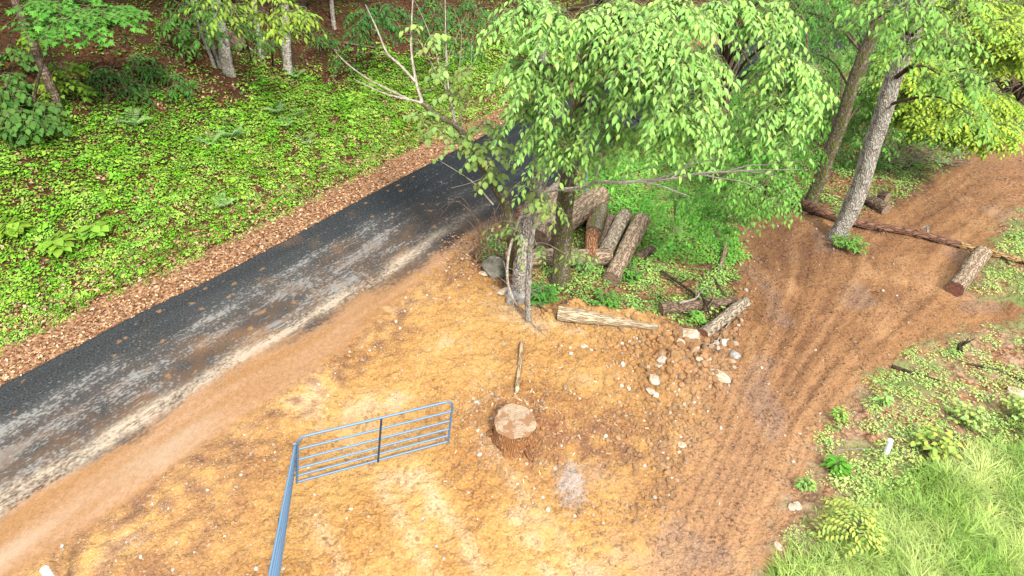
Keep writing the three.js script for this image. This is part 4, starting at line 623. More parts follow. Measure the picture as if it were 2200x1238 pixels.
{ // yellow-green tree at the right edge
  const A = stemPts([2150, 290], [[2170, 240, 0], [2196, 200, 0], [2230, 120, 0], [2260, 20, 0]]), P2 = extend(A, 4), o = thing('beech_tree', 'yellow-green layered tree hanging over the far end of the track', 'tree', A[0].clone()); trunkOf(o, P2, [0.34, 0.3, 0.28, 0.26, 0.24, 0.18, 0.1], bark.dark, 27);
  const cs = []; const rg = rngOf(44); for (const [x, y, d, r, n] of [[2110, 30, 22, 70, 40], [2060, 10, 22, 60, 24], [2170, 60, 21, 60, 34], [2120, 110, 22, 60, 26], [2180, 140, 21.5, 55, 24], [1990, 170, 22, 60, 26], [2040, 200, 21.5, 65, 34], [1960, 220, 22, 50, 22], [2100, 220, 21.5, 60, 30], [2020, 250, 21.5, 60, 30], [2120, 270, 21.5, 55, 26], [2080, 290, 22, 50, 22], [1980, 260, 22, 40, 14], [2150, 220, 22, 45, 16], [2190, 20, 22, 50, 18], [1950, 180, 21.5, 40, 14], [1945, 130, 22, 40, 12], [2000, 90, 22.5, 50, 14], [2070, 250, 21, 50, 20], [2150, 280, 21, 36, 12], [2190, 90, 20.5, 40, 18]]) cs.push(cl(x, y, d, r, n, 0.45)); void rg;
  crown(o, P2, cs, { leaf: LG.small, len: 0.15, col: [0.25, 0.38, 0.04], twigLen: 0.8, per: 18, dens: 3.2, seed: 28, flat: 0.75, hang: 0.35, droop: 0.35, limbR: 0.06, parts: 0 });
}
// trees of the bank on the left: [label, base, pixels up, radii, height above the frame, bark]
const bankTrees = [
  ['crooked thin trunk far left on the bank under maple leaves', [128, 244], [[118, 210], [100, 165], [78, 112], [55, 60], [30, 0]], 0.14, bark.brown],
  ['thickest furrowed trunk at the top of the bank', [492, 158], [[484, 120], [474, 60], [463, 0]], 0.2, bark.grey],
  ['left one of two thin stems beside the thick bank trunk', [462, 143], [[440, 90], [428, 60], [412, 0]], 0.065, bark.grey],
  ['right one of two thin stems beside the thick bank trunk', [474, 145], [[452, 90], [434, 40], [420, 0]], 0.065, bark.grey],
  ['short-looking trunk half hidden by hanging leaves on the bank', [562, 118], [[555, 80], [548, 30], [545, 0]], 0.11, bark.grey],
  ['straight pale trunk under bright hanging leaves on the bank', [618, 152], [[615, 100], [613, 50], [612, 0]], 0.16, bark.grey],
  ['thin dark stem pressed against the straight pale trunk', [629, 148], [[624, 100], [621, 50], [618, 0]], 0.08, bark.dark],
  ['slender pale trunk standing deep in the dark woods', [717, 58], [[713, 20], [712, 0]], 0.09, bark.grey],
  ['dim trunk high in the dark part of the woods', [650, 22], [[653, 0]], 0.14, bark.dark],
];
bankTrees.forEach(([label, base, up, r, mat], i) => {
  const A = stemPts(base, up.map(([x, y]) => [x, y, 0])), P2 = extend(A, r > 0.1 ? 4 : 4), n = P2.length, o = thing('bank_tree', label, 'tree', A[0].clone()); trunkOf(o, P2, P2.map((_, k) => lerp(r * 1.15, r * 0.5, k / (n - 1))), mat, i * 3 + 40);
  const T = P2[n - 1], rg = rngOf(i + 60), cs = []; for (let k = 0; k < (r > 0.1 ? 6 : 3); k++) { const a = k * 2.4 + rg(); cs.push([V(T.x - 1 + Math.cos(a) * 1.9, T.y - 0.6 + 2.2 * rg(), T.z - 1.2 + Math.sin(a) * 1.9), 1.7, 0.9, 16]); }
  crown(o, P2, cs, { leaf: LG.round, len: 0.3, col: [0.06, 0.13, 0.03], twigLen: 1, per: 9, seed: 70 + i, dens: 1.6, lm: LM.opaque, limbR: 0.05 });
});
{ // high woods over the bank, mostly above the picture, that keep it in shade
  const rg = rngOf(91), k = roadL[1], t = V(0.62, 0, -0.786), w = V(-0.786, 0, -0.62);
  for (let i = 0; i < 24; i++) {
    const s = -5 + (i % 8) * 5 + 2 * rg(), d = 11.5 + Math.floor(i / 8) * 5 + 2.5 * rg(), B = onG(V(k[0], 0, k[1]).addScaledVector(t, s).addScaledVector(w, d));
    const top = B.clone().add(V(0.5 * rg(), 4, 0.6)); while (project(top.clone().add(V(0, -1.6, 2.5)))[1] > -25) top.y += 0.3; // crowns begin above the view
    if (project(B)[1] > 20 && project(B)[0] > -20) B.add(w.clone().multiplyScalar(4)), onG(B), top.add(w.clone().multiplyScalar(4));
    const P2 = [B, B.clone().lerp(top, 0.5).add(V(0.15, 0, 0.2)), top], o = thing('woodland_tree', 'tall shading tree deep in the woods on the bank', 'tree', B.clone(), 'tall trees deep in the woods'); trunkOf(o, P2, [0.2, 0.17, 0.1], bark.dark, 100 + i);
    const cs = []; for (let q = 0; q < 7; q++) { const a = q * 1.05 + rg(); cs.push([V(top.x + Math.cos(a) * 2.2 * (q ? 1 : 0.1), top.y + 0.3 + 1.6 * rg(), top.z + Math.sin(a) * 2.2), 2.0, 0.8, 16]); }
    crown(o, P2, cs, { leaf: LG.round, len: 0.6, dens: 2, col: [0.05, 0.11, 0.02], twigLen: 1.2, per: 8, seed: 130 + i, lm: LM.opaque, limbR: 0.06, hang: 0.3 });
  }
}
// sprays of leaves hanging in at the top left
const spray = (name, label, cat, base, clumps, opt, hgtTop) => { const B = G(...base), c0 = clumps[0][0], pts = [B, B.clone().lerp(c0, 0.4).add(V(0, 0.3, 0)), B.clone().lerp(c0, 0.8).add(V(0, 0.35, 0)), c0.clone()], o = thing(name, label, cat, B.clone()); part('stem', tube([B.clone().add(V(0, -0.1, 0)), ...pts.slice(1)], [opt.r ?? 0.035, (opt.r ?? 0.035) * 0.7, 0.012], { segs: 18, radial: 8, rough: 0.12 }), opt.bark ?? bark.brown, o); crown(o, pts, clumps, opt); return o; };
spray('maple_sapling', 'young maple with bright flat leaves at the top left', 'tree', [60, 260], [cl(150, 55, 17.5, 60, 24, 0.3), cl(220, 45, 18, 60, 24, 0.3), cl(90, 20, 17.5, 70, 18, 0.4), cl(255, 30, 18.5, 45, 12, 0.3), cl(150, 15, 18, 60, 16, 0.4), cl(60, 60, 17.5, 30, 6)], { leaf: LG.maple, len: 0.2, col: [0.06, 0.19, 0.022], twigLen: 0.7, per: 8, seed: 201, flat: 0.9, hang: 0.15, droop: 0.3, parts: 120, limbR: 0.025, r: 0.05 });
spray('maple_sapling', 'small maple with yellow-green leaves round the crooked trunk', 'tree', [110, 262], [cl(135, 150, 20, 40, 14, 0.4), cl(100, 180, 20, 35, 10, 0.4), cl(70, 85, 19.4, 26, 5, 0.4), cl(165, 185, 20.4, 20, 3)], { leaf: LG.maple, len: 0.17, col: [0.13, 0.25, 0.02], twigLen: 0.5, per: 8, seed: 203, flat: 0.8, hang: 0.2, parts: 50, limbR: 0.02 });
spray('leafy_shrub', 'broad dark green shrub on the bank right of the crooked trunk', 'shrub', [235, 245], [cl(230, 175, 21.5, 50, 18), cl(290, 150, 22, 45, 14), cl(200, 210, 21.4, 40, 10), cl(260, 105, 22.6, 40, 8), cl(285, 200, 21.6, 35, 8)], { leaf: LG.ovate, len: 0.19, col: [0.045, 0.14, 0.022], twigLen: 0.6, per: 8, seed: 205, dens: 2.3, flat: 0.5, limbR: 0.018 });
spray('leafy_shrub', 'leafy shrub at the far left edge of the bank', 'shrub', [20, 290], [cl(20, 230, 19, 50, 16), cl(60, 270, 18.8, 50, 14), cl(15, 180, 19.6, 36, 8), cl(90, 240, 19.2, 36, 8), cl(30, 120, 20, 30, 5)], { leaf: LG.round, len: 0.2, col: [0.06, 0.15, 0.025], twigLen: 0.5, per: 8, seed: 207, dens: 2, limbR: 0.016 });
spray('leafy_sapling', 'dark green sapling left of the thick bank trunk', 'tree', [395, 130], [cl(400, 30, 22, 50, 14), cl(430, 70, 22, 42, 10), cl(370, 50, 22.5, 30, 6), cl(445, 20, 21.6, 36, 8), cl(400, 90, 22.4, 28, 5)], { leaf: LG.ovate, len: 0.2, col: [0.05, 0.15, 0.02], twigLen: 0.6, per: 9, seed: 209, limbR: 0.02 });
spray('leafy_sapling', 'sapling with pointed lime leaves over the straight pale trunk', 'tree', [585, 135], [cl(585, 15, 18.5, 46, 10), cl(625, 40, 18, 36, 8), cl(600, 60, 18.4, 30, 6), cl(655, 30, 18, 22, 4), cl(500, 15, 19, 50, 10), cl(440, 8, 19, 30, 4), cl(545, 40, 19, 30, 5)], { leaf: LG.ovate, len: 0.19, col: [0.17, 0.27, 0.03], twigLen: 0.7, per: 9, seed: 211, parts: 120, limbR: 0.02 });
spray('leafy_sapling', 'mid green sapling hiding the short-looking bank trunk', 'tree', [540, 130], [cl(520, 60, 21, 34, 8), cl(545, 85, 21, 30, 7), cl(585, 95, 21, 34, 7), cl(500, 30, 21, 30, 6)], { leaf: LG.ovate, len: 0.18, col: [0.07, 0.18, 0.025], twigLen: 0.6, per: 8, seed: 213, limbR: 0.016 });
spray('leafy_shrub', 'dark shrub deep in the woods left of the bare sapling', 'shrub', [800, 95], [cl(785, 45, 24, 45, 14), cl(830, 30, 24, 45, 12), cl(770, 75, 24, 25, 5), cl(880, 60, 24, 40, 8)], { leaf: LG.ovate, len: 0.2, col: [0.03, 0.11, 0.018], twigLen: 0.6, per: 8, seed: 215, dens: 2.2, limbR: 0.016 });
spray('leafy_shrub', 'deep green shrub behind the crown left of the twin trunks', 'shrub', [990, 150], [cl(960, 70, 24, 45, 10), cl(1000, 110, 24, 40, 9), cl(1020, 30, 24, 45, 10), cl(940, 20, 24, 40, 8)], { leaf: LG.ovate, len: 0.2, col: [0.035, 0.12, 0.02], twigLen: 0.6, per: 8, seed: 217, dens: 2.2, limbR: 0.016 });
spray('leafy_shrub', 'dark shrub between the crooked trunk and the small dark sapling', 'shrub', [330, 190], [cl(330, 160, 22.4, 45, 14), cl(370, 185, 22, 36, 9), cl(310, 205, 21.8, 36, 9), cl(350, 120, 23, 30, 6)], { leaf: LG.ovate, len: 0.17, col: [0.04, 0.13, 0.018], twigLen: 0.5, per: 8, seed: 241, dens: 2, limbR: 0.016 });
spray('leafy_shrub', 'dim shrub behind the crooked trunk under the maple', 'shrub', [170, 160], [cl(150, 130, 23, 45, 12), cl(200, 115, 23.4, 40, 10), cl(60, 150, 22, 50, 12), cl(20, 110, 22.5, 40, 9)], { leaf: LG.ovate, len: 0.18, col: [0.035, 0.12, 0.016], twigLen: 0.6, per: 8, seed: 243, dens: 2, limbR: 0.016 });
spray('leafy_shrub', 'dark green shrub high between straight pale trunk and slender trunk', 'shrub', [690, 120], [cl(690, 90, 26, 36, 9), cl(740, 130, 25, 30, 7), cl(660, 50, 27, 36, 8)], { leaf: LG.ovate, len: 0.17, col: [0.03, 0.11, 0.015], twigLen: 0.5, per: 8, seed: 245, dens: 1.6, limbR: 0.014 });
// understory between the lane and the track
spray('understory_shrub', 'wide dark green shrub right of the log pile', 'shrub', [1450, 480], [cl(1440, 430, 19, 50, 22), cl(1480, 450, 18, 60, 30), cl(1560, 470, 17.4, 50, 20), cl(1540, 510, 17, 40, 12), cl(1530, 430, 18, 55, 16), cl(1450, 500, 17.4, 50, 14)], { leaf: LG.ovate, len: 0.12, col: [0.07, 0.25, 0.025], twigLen: 0.45, per: 9, seed: 221, dens: 1.7, limbR: 0.014 });
spray('understory_shrub', 'bright shrub reaching over the upper edge of the track', 'shrub', [1640, 440], [cl(1640, 400, 16.4, 45, 13), cl(1690, 425, 16, 38, 10), cl(1600, 430, 16.4, 45, 12), cl(1650, 445, 15.8, 30, 7), cl(1580, 390, 16.4, 46, 12)], { leaf: LG.ovate, len: 0.14, col: [0.12, 0.28, 0.045], twigLen: 0.6, per: 10, seed: 223, dens: 1.8, parts: 80, limbR: 0.016 });
spray('understory_shrub', 'shaded shrub under the drooping crown near the two trunks', 'shrub', [1660, 350], [cl(1650, 350, 20, 50, 14), cl(1600, 330, 20, 50, 12), cl(1700, 370, 19.6, 40, 10), cl(1600, 280, 20.6, 50, 10), cl(1740, 330, 20, 30, 6), cl(1690, 290, 20.4, 40, 9)], { leaf: LG.ovate, len: 0.16, col: [0.09, 0.27, 0.03], twigLen: 0.6, per: 9, seed: 225, dens: 2.6, limbR: 0.016 });
spray('understory_shrub', 'green shrub behind the thinner mottled trunk', 'shrub', [1770, 300], [cl(1730, 250, 23.5, 50, 14), cl(1790, 260, 24.5, 50, 14), cl(1850, 260, 24.5, 40, 9), cl(1760, 190, 23, 60, 14), cl(1880, 200, 23, 50, 10), cl(1680, 210, 23, 50, 10), cl(1700, 150, 24, 60, 12)], { leaf: LG.ovate, len: 0.17, col: [0.09, 0.27, 0.03], twigLen: 0.7, per: 9, seed: 227, dens: 2.6, limbR: 0.018 });
spray('understory_shrub', 'green shrub filling the gap behind the dark trunk', 'shrub', [1600, 230], [cl(1600, 200, 24, 60, 16), cl(1580, 260, 23, 50, 14), cl(1630, 150, 24, 50, 12), cl(1500, 160, 25, 40, 7), cl(1560, 330, 21, 50, 12), cl(1450, 100, 27, 60, 10)], { leaf: LG.ovate, len: 0.17, col: [0.08, 0.25, 0.03], twigLen: 0.7, per: 9, seed: 231, dens: 2.2, limbR: 0.018 });
spray('understory_shrub', 'green shrub at the foot of the yellow-green tree', 'shrub', [1960, 290], [cl(1940, 260, 22.5, 50, 16), cl(2000, 290, 22, 45, 12), cl(1910, 300, 21.5, 36, 8), cl(2060, 290, 22.4, 40, 8)], { leaf: LG.ovate, len: 0.16, col: [0.08, 0.23, 0.03], twigLen: 0.6, per: 9, seed: 233, dens: 2, limbR: 0.016 });
spray('understory_shrub', 'dim green shrub behind the crowns at the top right', 'shrub', [1800, 170], [cl(1680, 10, 29, 70, 14), cl(1765, 0, 29, 70, 14), cl(1590, 20, 30, 60, 10), cl(1780, 60, 27, 80, 22), cl(1860, 30, 27, 80, 20), cl(1920, 70, 27, 70, 18), cl(1720, 40, 27, 60, 12), cl(1640, 90, 28, 60, 12), cl(1930, 150, 26, 60, 14)], { leaf: LG.ovate, len: 0.2, col: [0.075, 0.25, 0.03], twigLen: 0.8, per: 9, seed: 229, dens: 3.6, limbR: 0.02 });
// ───────────────────────── low plants ─────────────────────────
function clumpPlant(seed, n, leaf, rad, hgtv, L, up = 0.35) { const rg = rngOf(seed), gs = []; for (let i = 0; i < n; i++) { const a = i * 2.4 + rg(), q = rad * Math.sqrt((i + 0.5) / n), p = V(Math.cos(a) * q * 0.6, hgtv * (0.45 + 0.55 * rg()) * (1.1 - 0.5 * q / rad), Math.sin(a) * q * 0.6), f = V(Math.cos(a + (rg() - 0.5)), up * (1.2 * rg() - 0.6), Math.sin(a + (rg() - 0.5))).normalize(); gs.push(leaf.clone().applyMatrix4(leafMatrix(p, f, V((rg() - 0.5) * 0.6, 1, (rg() - 0.5) * 0.6).normalize(), L * (0.7 + 0.6 * rg())))); } return mergeGeometries(gs); }
function frondGeo(L, n, w, arch) { const gs = []; for (let i = 0; i < n; i++) { const t = (i + 1) / (n + 1), y = arch * Math.sin(t * 2.4) * L, z = t * L * 0.95, s = w * Math.sin(Math.PI * Math.min(1, 0.12 + t * 0.88)) ** 0.8; for (const sd of [-1, 1]) gs.push(LG.narrow.clone().applyMatrix4(leafMatrix(V(0, y, z), V(sd, -0.15, 0.45).normalize(), V(0, 1, 0), s))); } gs.push(new THREE.TubeGeometry(new THREE.CatmullRomCurve3([0, 0.25, 0.5, 0.75, 1].map((t) => V(0, arch * Math.sin(t * 2.4) * L - 0.004, t * L * 0.95))), 8, 0.004, 4)); const flat = gs.map((g) => { const q = g.clone(); return q; }); return mergeGeometries(flat); }
const FR = [frondGeo(0.55, 11, 0.15, 0.35), frondGeo(0.62, 12, 0.13, 0.28)];
function fern(label, px, py, n, size, col, seed) { const p = G(px, py), o = thing('fern', label, 'fern', p), rg = rngOf(seed); for (let i = 0; i < n; i++) { const f = mesh('frond', FR[i % 2], matOfTint(LM.bright, tint(col, rg, 0.2)), o); f.rotation.set(-0.35 * rg(), i / n * 6.28 + rg(), 0, 'YXZ'); f.scale.setScalar(size * (0.8 + 0.5 * rg())); f.position.y = 0.03; } return o; }
const FC = [0.19, 0.32, 0.11];
[['blue-green fern highest on the open bank, below the maple', 285, 272, 9, 1.25], ['pale fern in the middle of the open bank', 500, 296, 8, 1.2], ['fern left of and below the pale middle one', 452, 312, 6, 0.9], ['fern on the upper bank below the straight pale trunk', 592, 244, 8, 1.0], ['low fern right of the upper bank fern', 640, 250, 6, 0.8], ['fern nearest the fallen-leaf strip on the bank', 655, 310, 6, 0.8], ['fern high on the bank under the straight pale trunk', 635, 168, 7, 0.9], ['fern halfway down the bank above the lane', 480, 445, 7, 0.9], ['small fern by the lane end of the bank', 610, 272, 6, 0.8]].forEach(([l, x, y, n, s], i) => fern(l, x, y, n, s, FC, 300 + i));
// shrubs on the grass bank
function shrub(name, label, px, py, n, h, w, leaf, L, col, seed, compound) { const p = G(px, py), o = thing(name, label, 'plant', p), rg = rngOf(seed); let k = 0;
  for (let i = 0; i < n; i++) { const a = i * 2.4 + rg(), q = w * Math.sqrt((i + 0.3) / n), top = V(Math.cos(a) * q, h * (1.05 - 0.5 * (q / w) ** 2) * (0.75 + 0.4 * rg()), Math.sin(a) * q); mesh('stem', tube([V(Math.cos(a) * 0.03, -0.03, Math.sin(a) * 0.03), V(top.x * 0.5, top.y * 0.65, top.z * 0.5), top], [0.008, 0.004], { segs: 5, radial: 5, rough: 0 }), twigMat, o);
    const lf = (pos, f, s) => { if (k++ > 290) return; const m = mesh('leaf', leaf, matOfTint(LM.bright, tint(col, rg, 0.2)), o); leafMatrix(pos, f, V((rg() - 0.5) * 0.5, 1, (rg() - 0.5) * 0.5).normalize(), s).decompose(m.position, m.quaternion, m.scale); };
    if (compound) for (let j = 0; j < 6; j++) { const t = j / 5, c = V(Math.cos(a + 1.3 * Math.sin(i * 5)), 0, Math.sin(a + 1.3 * Math.sin(i * 5))), b = top.clone().addScaledVector(c, 0.34 * t - 0.1).add(V(0, 0.05 - 0.2 * t * t, 0)), s = V(-c.z, 0, c.x); if (j === 5) lf(b, c.clone().add(V(0, -0.3, 0)).normalize(), L); else for (const e of [-1, 1]) lf(b, s.clone().multiplyScalar(e).addScaledVector(c, 0.4).add(V(0, -0.25, 0)).normalize(), L * (0.75 + 0.4 * Math.sin(3 * t))); }
    else for (let j = 0; j < 7; j++) { const t = 0.45 + 0.55 * j / 6, b = V(top.x * t, top.y * t ** 0.8, top.z * t), g = a + (rg() - 0.5) * 3; lf(b, V(Math.cos(g), -0.15 + 0.3 * rg(), Math.sin(g)).normalize(), L * (0.7 + 0.6 * rg())); } }
  return o; }
shrub('yellow_shrub', 'yellow-green feathery-leaved shrub in the grass, lowest right', 1825, 1150, 26, 0.5, 0.5, leafGeo(0.42, { n: 4, tip: 1 }), 0.115, [0.29, 0.36, 0.08], 401, true);
shrub('broad_leaf_shrub', 'broad-leaved yellow-green shrub right of the white pipe', 2000, 970, 32, 0.5, 0.42, LG.round, 0.12, [0.27, 0.36, 0.07], 403);
shrub('broad_leaf_shrub', 'yellow-green shrub just above the broad-leaved one', 2070, 905, 26, 0.4, 0.45, LG.round, 0.1, [0.26, 0.37, 0.1], 405);
shrub('broad_leaf_shrub', 'pale leafy shrub beside the brown hole at the right edge', 2190, 895, 26, 0.45, 0.4, LG.round, 0.11, [0.27, 0.38, 0.1], 407);
shrub('rosette_plant', 'small deep green tuft left of the white pipe', 1796, 1008, 12, 0.2, 0.14, LG.narrow, 0.2, [0.08, 0.24, 0.02], 409);
shrub('seedling', 'pale seedling with few large leaves by the grey patch', 1896, 866, 5, 0.22, 0.1, LG.ovate, 0.16, [0.22, 0.37, 0.09], 411);
shrub('seedling', 'bright seedling on the edge of the brown track', 1803, 900, 8, 0.2, 0.14, LG.ovate, 0.13, [0.2, 0.33, 0.06], 412);
shrub('seedling', 'leafy seedling at the track edge above the white stone', 1728, 1050, 8, 0.22, 0.14, LG.ovate, 0.13, [0.18, 0.32, 0.07], 413);
shrub('base_sprouts', 'green sprouts crowding the foot of the tall grey trunk', 1820, 535, 38, 0.42, 0.5, LG.ovate, 0.14, [0.12, 0.26, 0.04], 414);
shrub('base_sprouts', 'green sprouts left of the tall grey trunk foot', 1795, 470, 14, 0.35, 0.3, LG.ovate, 0.13, [0.11, 0.25, 0.04], 415);
shrub('leafy_plant', 'deep green plant at the slim trunk foot', 1165, 648, 34, 0.45, 0.42, LG.ovate, 0.14, [0.05, 0.2, 0.025], 416);
shrub('leafy_plant', 'green plant below the leaning log of the pile', 1300, 655, 30, 0.3, 0.4, LG.ovate, 0.12, [0.08, 0.22, 0.03], 417);
shrub('leafy_plant', 'green plant right of the leaning log foot', 1350, 598, 30, 0.35, 0.4, LG.ovate, 0.12, [0.08, 0.22, 0.03], 418);
shrub('leafy_plant', 'pale green sprig in front of the level log', 1255, 590, 12, 0.5, 0.3, LG.ovate, 0.13, [0.14, 0.28, 0.07], 419);
shrub('leafy_plant', 'green seedling between the bark log and weathered log', 1495, 690, 9, 0.25, 0.18, LG.maple, 0.13, [0.13, 0.3, 0.05], 420);
shrub('big_leaf_plant', 'plant with broad yellow-green leaves low on the bank', 125, 535, 10, 0.3, 0.3, LG.round, 0.3, [0.16, 0.3, 0.03], 421);
shrub('big_leaf_plant', 'plant with broad leaves near the left edge of the bank', 25, 500, 10, 0.35, 0.3, LG.round, 0.28, [0.17, 0.3, 0.03], 422);
shrub('big_leaf_plant', 'broad-leaved plant right of the low bank one', 205, 505, 9, 0.3, 0.3, LG.round, 0.28, [0.15, 0.29, 0.03], 423);

// carpets of small plants, grass, leaves
const stuffG = (name, label, geo, mat, mats, cols) => tag(instanced(name, geo, mat, mats, cols), label, 'ground cover', null, 'stuff');
const PL = [clumpPlant(1, 9, LG.small, 0.24, 0.2, 0.12), clumpPlant(2, 12, LG.small, 0.26, 0.16, 0.09), clumpPlant(3, 7, leafGeo(0.6, { n: 3, peak: 0.45 }), 0.22, 0.22, 0.15), clumpPlant(4, 14, LG.small, 0.2, 0.08, 0.06)];
const yawM = (p, s, rg, tilt = 0.25, sy = 1) => new THREE.Matrix4().compose(p, new THREE.Quaternion().setFromEuler(new THREE.Euler((rg() - 0.5) * tilt, rg() * 6.2832, (rg() - 0.5) * tilt)), V(s, s * sy, s));
{
  const rg = rngOf(501), L = [[], [], [], []], Cc = [[], [], [], []], k = roadL[1], t = V(0.62, 0, -0.786), w = V(-0.786, 0, -0.62);
  for (let i = 0; i < 76000; i++) {
    const s = -8 + 44 * rg(), d = 0.7 + 15.5 * rg() ** 1.25, p = V(k[0], 0, k[1]).addScaledVector(t, s).addScaledVector(w, d), m = masks(p.x, p.z), hd = -m.dL; if (hd < 0.6) continue;
    const n = fbm(p.x * 0.35, p.z * 0.35, 3), n2 = pn(p.x * 1.3, p.z * 1.3); let den = smoothstep(hd, 0.75, 1.7) * clamp(1.15 + 0.9 * n + 0.6 * n2, 0, 1); den *= 1 - 0.9 * smoothstep(hd + 2.4 * n + (s > 10 ? (s - 10) * 0.2 : 0), 5.7, 7.4); if (rg() > den) continue;
    onG(p); const hi = 0.8 * smoothstep(hd, 1.5, 4.5), q = hd < 2.2 && rg() < 0.7 ? 3 : rg() < 0.35 + 0.2 * n2 ? 1 : rg() < 0.55 ? 0 : 2, sc = (0.4 + 0.55 * rg()) * lerp(0.75, 1.1, hi);
    L[q].push(yawM(p, sc, rg, 0.5)); const up = smoothstep(hd, 4, 9); Cc[q].push(tint(mix3(mix3([0.085, 0.22, 0.012], [0.165, 0.29, 0.04], clamp(0.4 + n2, 0, 1)), [0.05, 0.165, 0.012], up * 0.75), rg, 0.42, 0.16));  // greens turn darker uphill, shade of the woods mixed into the colour
  }
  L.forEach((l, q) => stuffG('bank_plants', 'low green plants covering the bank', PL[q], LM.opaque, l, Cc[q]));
}
{ // woodland floor and grass bank
  const rg = rngOf(503), L = [[], [], [], []], Cc = [[], [], [], []];
  for (let i = 0; i < 60000; i++) { const p = V(-1 + 24 * rg(), 0, -7 - 30 * rg()), m = masks(p.x, p.z), n2 = pn(p.x * 1.1, p.z * 1.1), n = fbm(p.x * 0.5, p.z * 0.5, 3); if (m.dL < roadEdge(m.s) + 0.3 || m.trk > -0.1 && m.rgt < 0.1) continue; let den = 0, q = 1, col;
    if (m.rgt > 0.05) { den = clamp(0.5 + 1.4 * n + 0.8 * n2, 0.04, 1) * smoothstep(m.rgt + 0.4 * n2, 0.1, 0.5); q = rg() < 0.5 ? 3 : 1; col = mix3([0.15, 0.26, 0.05], [0.25, 0.33, 0.1], rg()); if (p.z < -18) den *= 0.3; } else if (m.isl > 0.05) { den = clamp(0.55 + 1.0 * n + 0.5 * n2, 0.05, 1) * smoothstep(m.isl, 0.1, 0.6); q = rg() < 0.5 ? 3 : rg() < 0.6 ? 1 : 0; col = mix3([0.08, 0.2, 0.03], [0.17, 0.29, 0.07], clamp(0.4 + n2 + 0.3 * rg(), 0, 1)); if (p.x < 9.5 && p.x > 2.4 && p.z < -16) { den = clamp(den * 2 + 0.35, 0, 1); q = rg() < 0.6 ? 0 : 1; col = mix3([0.05, 0.18, 0.018], [0.11, 0.26, 0.04], clamp(0.4 + n2 + 0.3 * rg(), 0, 1)); } if (p.z < -22) den = Math.max(den, 0.7) * smoothstep(m.isl, 0.1, 0.6); else if (p.x > 10) den *= 0.6; }
    if (!col || rg() > den) continue; onG(p); L[q].push(yawM(p, (0.5 + 0.6 * rg()) * (m.rgt > 0 ? 0.8 : 0.9), rg, 0.5)); Cc[q].push(tint(col, rg, 0.25, 0.14)); }
  L.forEach((l, q) => l.length && stuffG('woodland_plants', 'low green plants on the ground right of the lane', PL[q], LM.opaque, l, Cc[q]));
}
{ // grass
  const rg = rngOf(505), blade = (L, w, bend, a, x, z) => { const P = [], I = [], n = 4, c = Math.cos(a), s = Math.sin(a); for (let i = 0; i <= n; i++) { const t = i / n, y = L * (t - 0.35 * bend * t * t), o = L * bend * 0.8 * t * t, ww = w * (1 - t * 0.95) * 0.5; P.push(x + c * o - s * ww, y, z + s * o + c * ww, x + c * o + s * ww, y, z + s * o - c * ww); if (i < n) { const b = i * 2; I.push(b, b + 1, b + 2, b + 1, b + 3, b + 2); } } const g = new THREE.BufferGeometry(); g.setAttribute('position', new THREE.Float32BufferAttribute(P, 3)); g.setAttribute('uv', new THREE.Float32BufferAttribute(new Float32Array(P.length / 3 * 2).fill(0.35), 2)); g.setIndex(I); g.computeVertexNormals(); return g; };
  const tuft = (n, h, spread) => mergeGeometries([...Array(n)].map(() => { const a = rg() * 6.28, q = spread * Math.sqrt(rg()); return blade(h * (0.6 + 0.6 * rg()), 0.012 + 0.008 * rg(), 0.5 + 1.0 * rg(), a, Math.cos(a) * q, Math.sin(a) * q); }));
  const T = [tuft(16, 0.38, 0.1), tuft(18, 0.27, 0.13), tuft(12, 0.2, 0.08)], gm = new THREE.MeshPhysicalMaterial({ roughness: 0.7, transmission: 0.3, thickness: 0, side: THREE.DoubleSide, specularIntensity: 0.4 }), L = [[], [], []], Cc = [[], [], []];
  const zone = plan([[1610, 1300], [1660, 1190], [1760, 1130], [1900, 1080], [1960, 1010], [2090, 960], [2200, 930], [2700, 880], [3200, 1600], [1600, 1600]]);
  for (let i = 0; i < 16000; i++) { const p = V(2.5 + 13 * rg(), 0, -13.5 + 10.5 * rg()), sd = polySD(zone, p.x, p.z) + 0.5 * pn(p.x * 1.2, p.z * 1.2), m = masks(p.x, p.z); if (m.rgt < 0.15 || rg() > smoothstep(sd, -0.35, 0.5)) continue; onG(p); const q = sd < 0.3 ? 2 : rg() < 0.5 ? 0 : 1; L[q].push(yawM(p, 0.75 + 0.5 * rg(), rg, 0.4)); const n = pn(p.x * 0.8, p.z * 0.8); Cc[q].push(tint(mix3([0.12, 0.22, 0.025], [0.32, 0.38, 0.11], clamp(0.5 + n + 0.9 * (rg() - 0.5), 0, 1)), rg, 0.28, 0.1)); }
  for (let i = 0; i < 900; i++) { const p = V(-12 + 14 * rg(), 0, -12 - 14 * rg()), m = masks(p.x, p.z); if (m.dL > -1.6 || m.dL < -7 || pn(p.x * 0.9 + 7, p.z * 0.9) < 0.15) continue; onG(p); L[2].push(yawM(p, 0.8 + 0.4 * rg(), rg, 0.5)); Cc[2].push(tint([0.16, 0.29, 0.07], rg, 0.2)); }
  L.forEach((l, q) => stuffG('grass', 'long pale green grass in tufts', T[q], gm, l, Cc[q]));
}
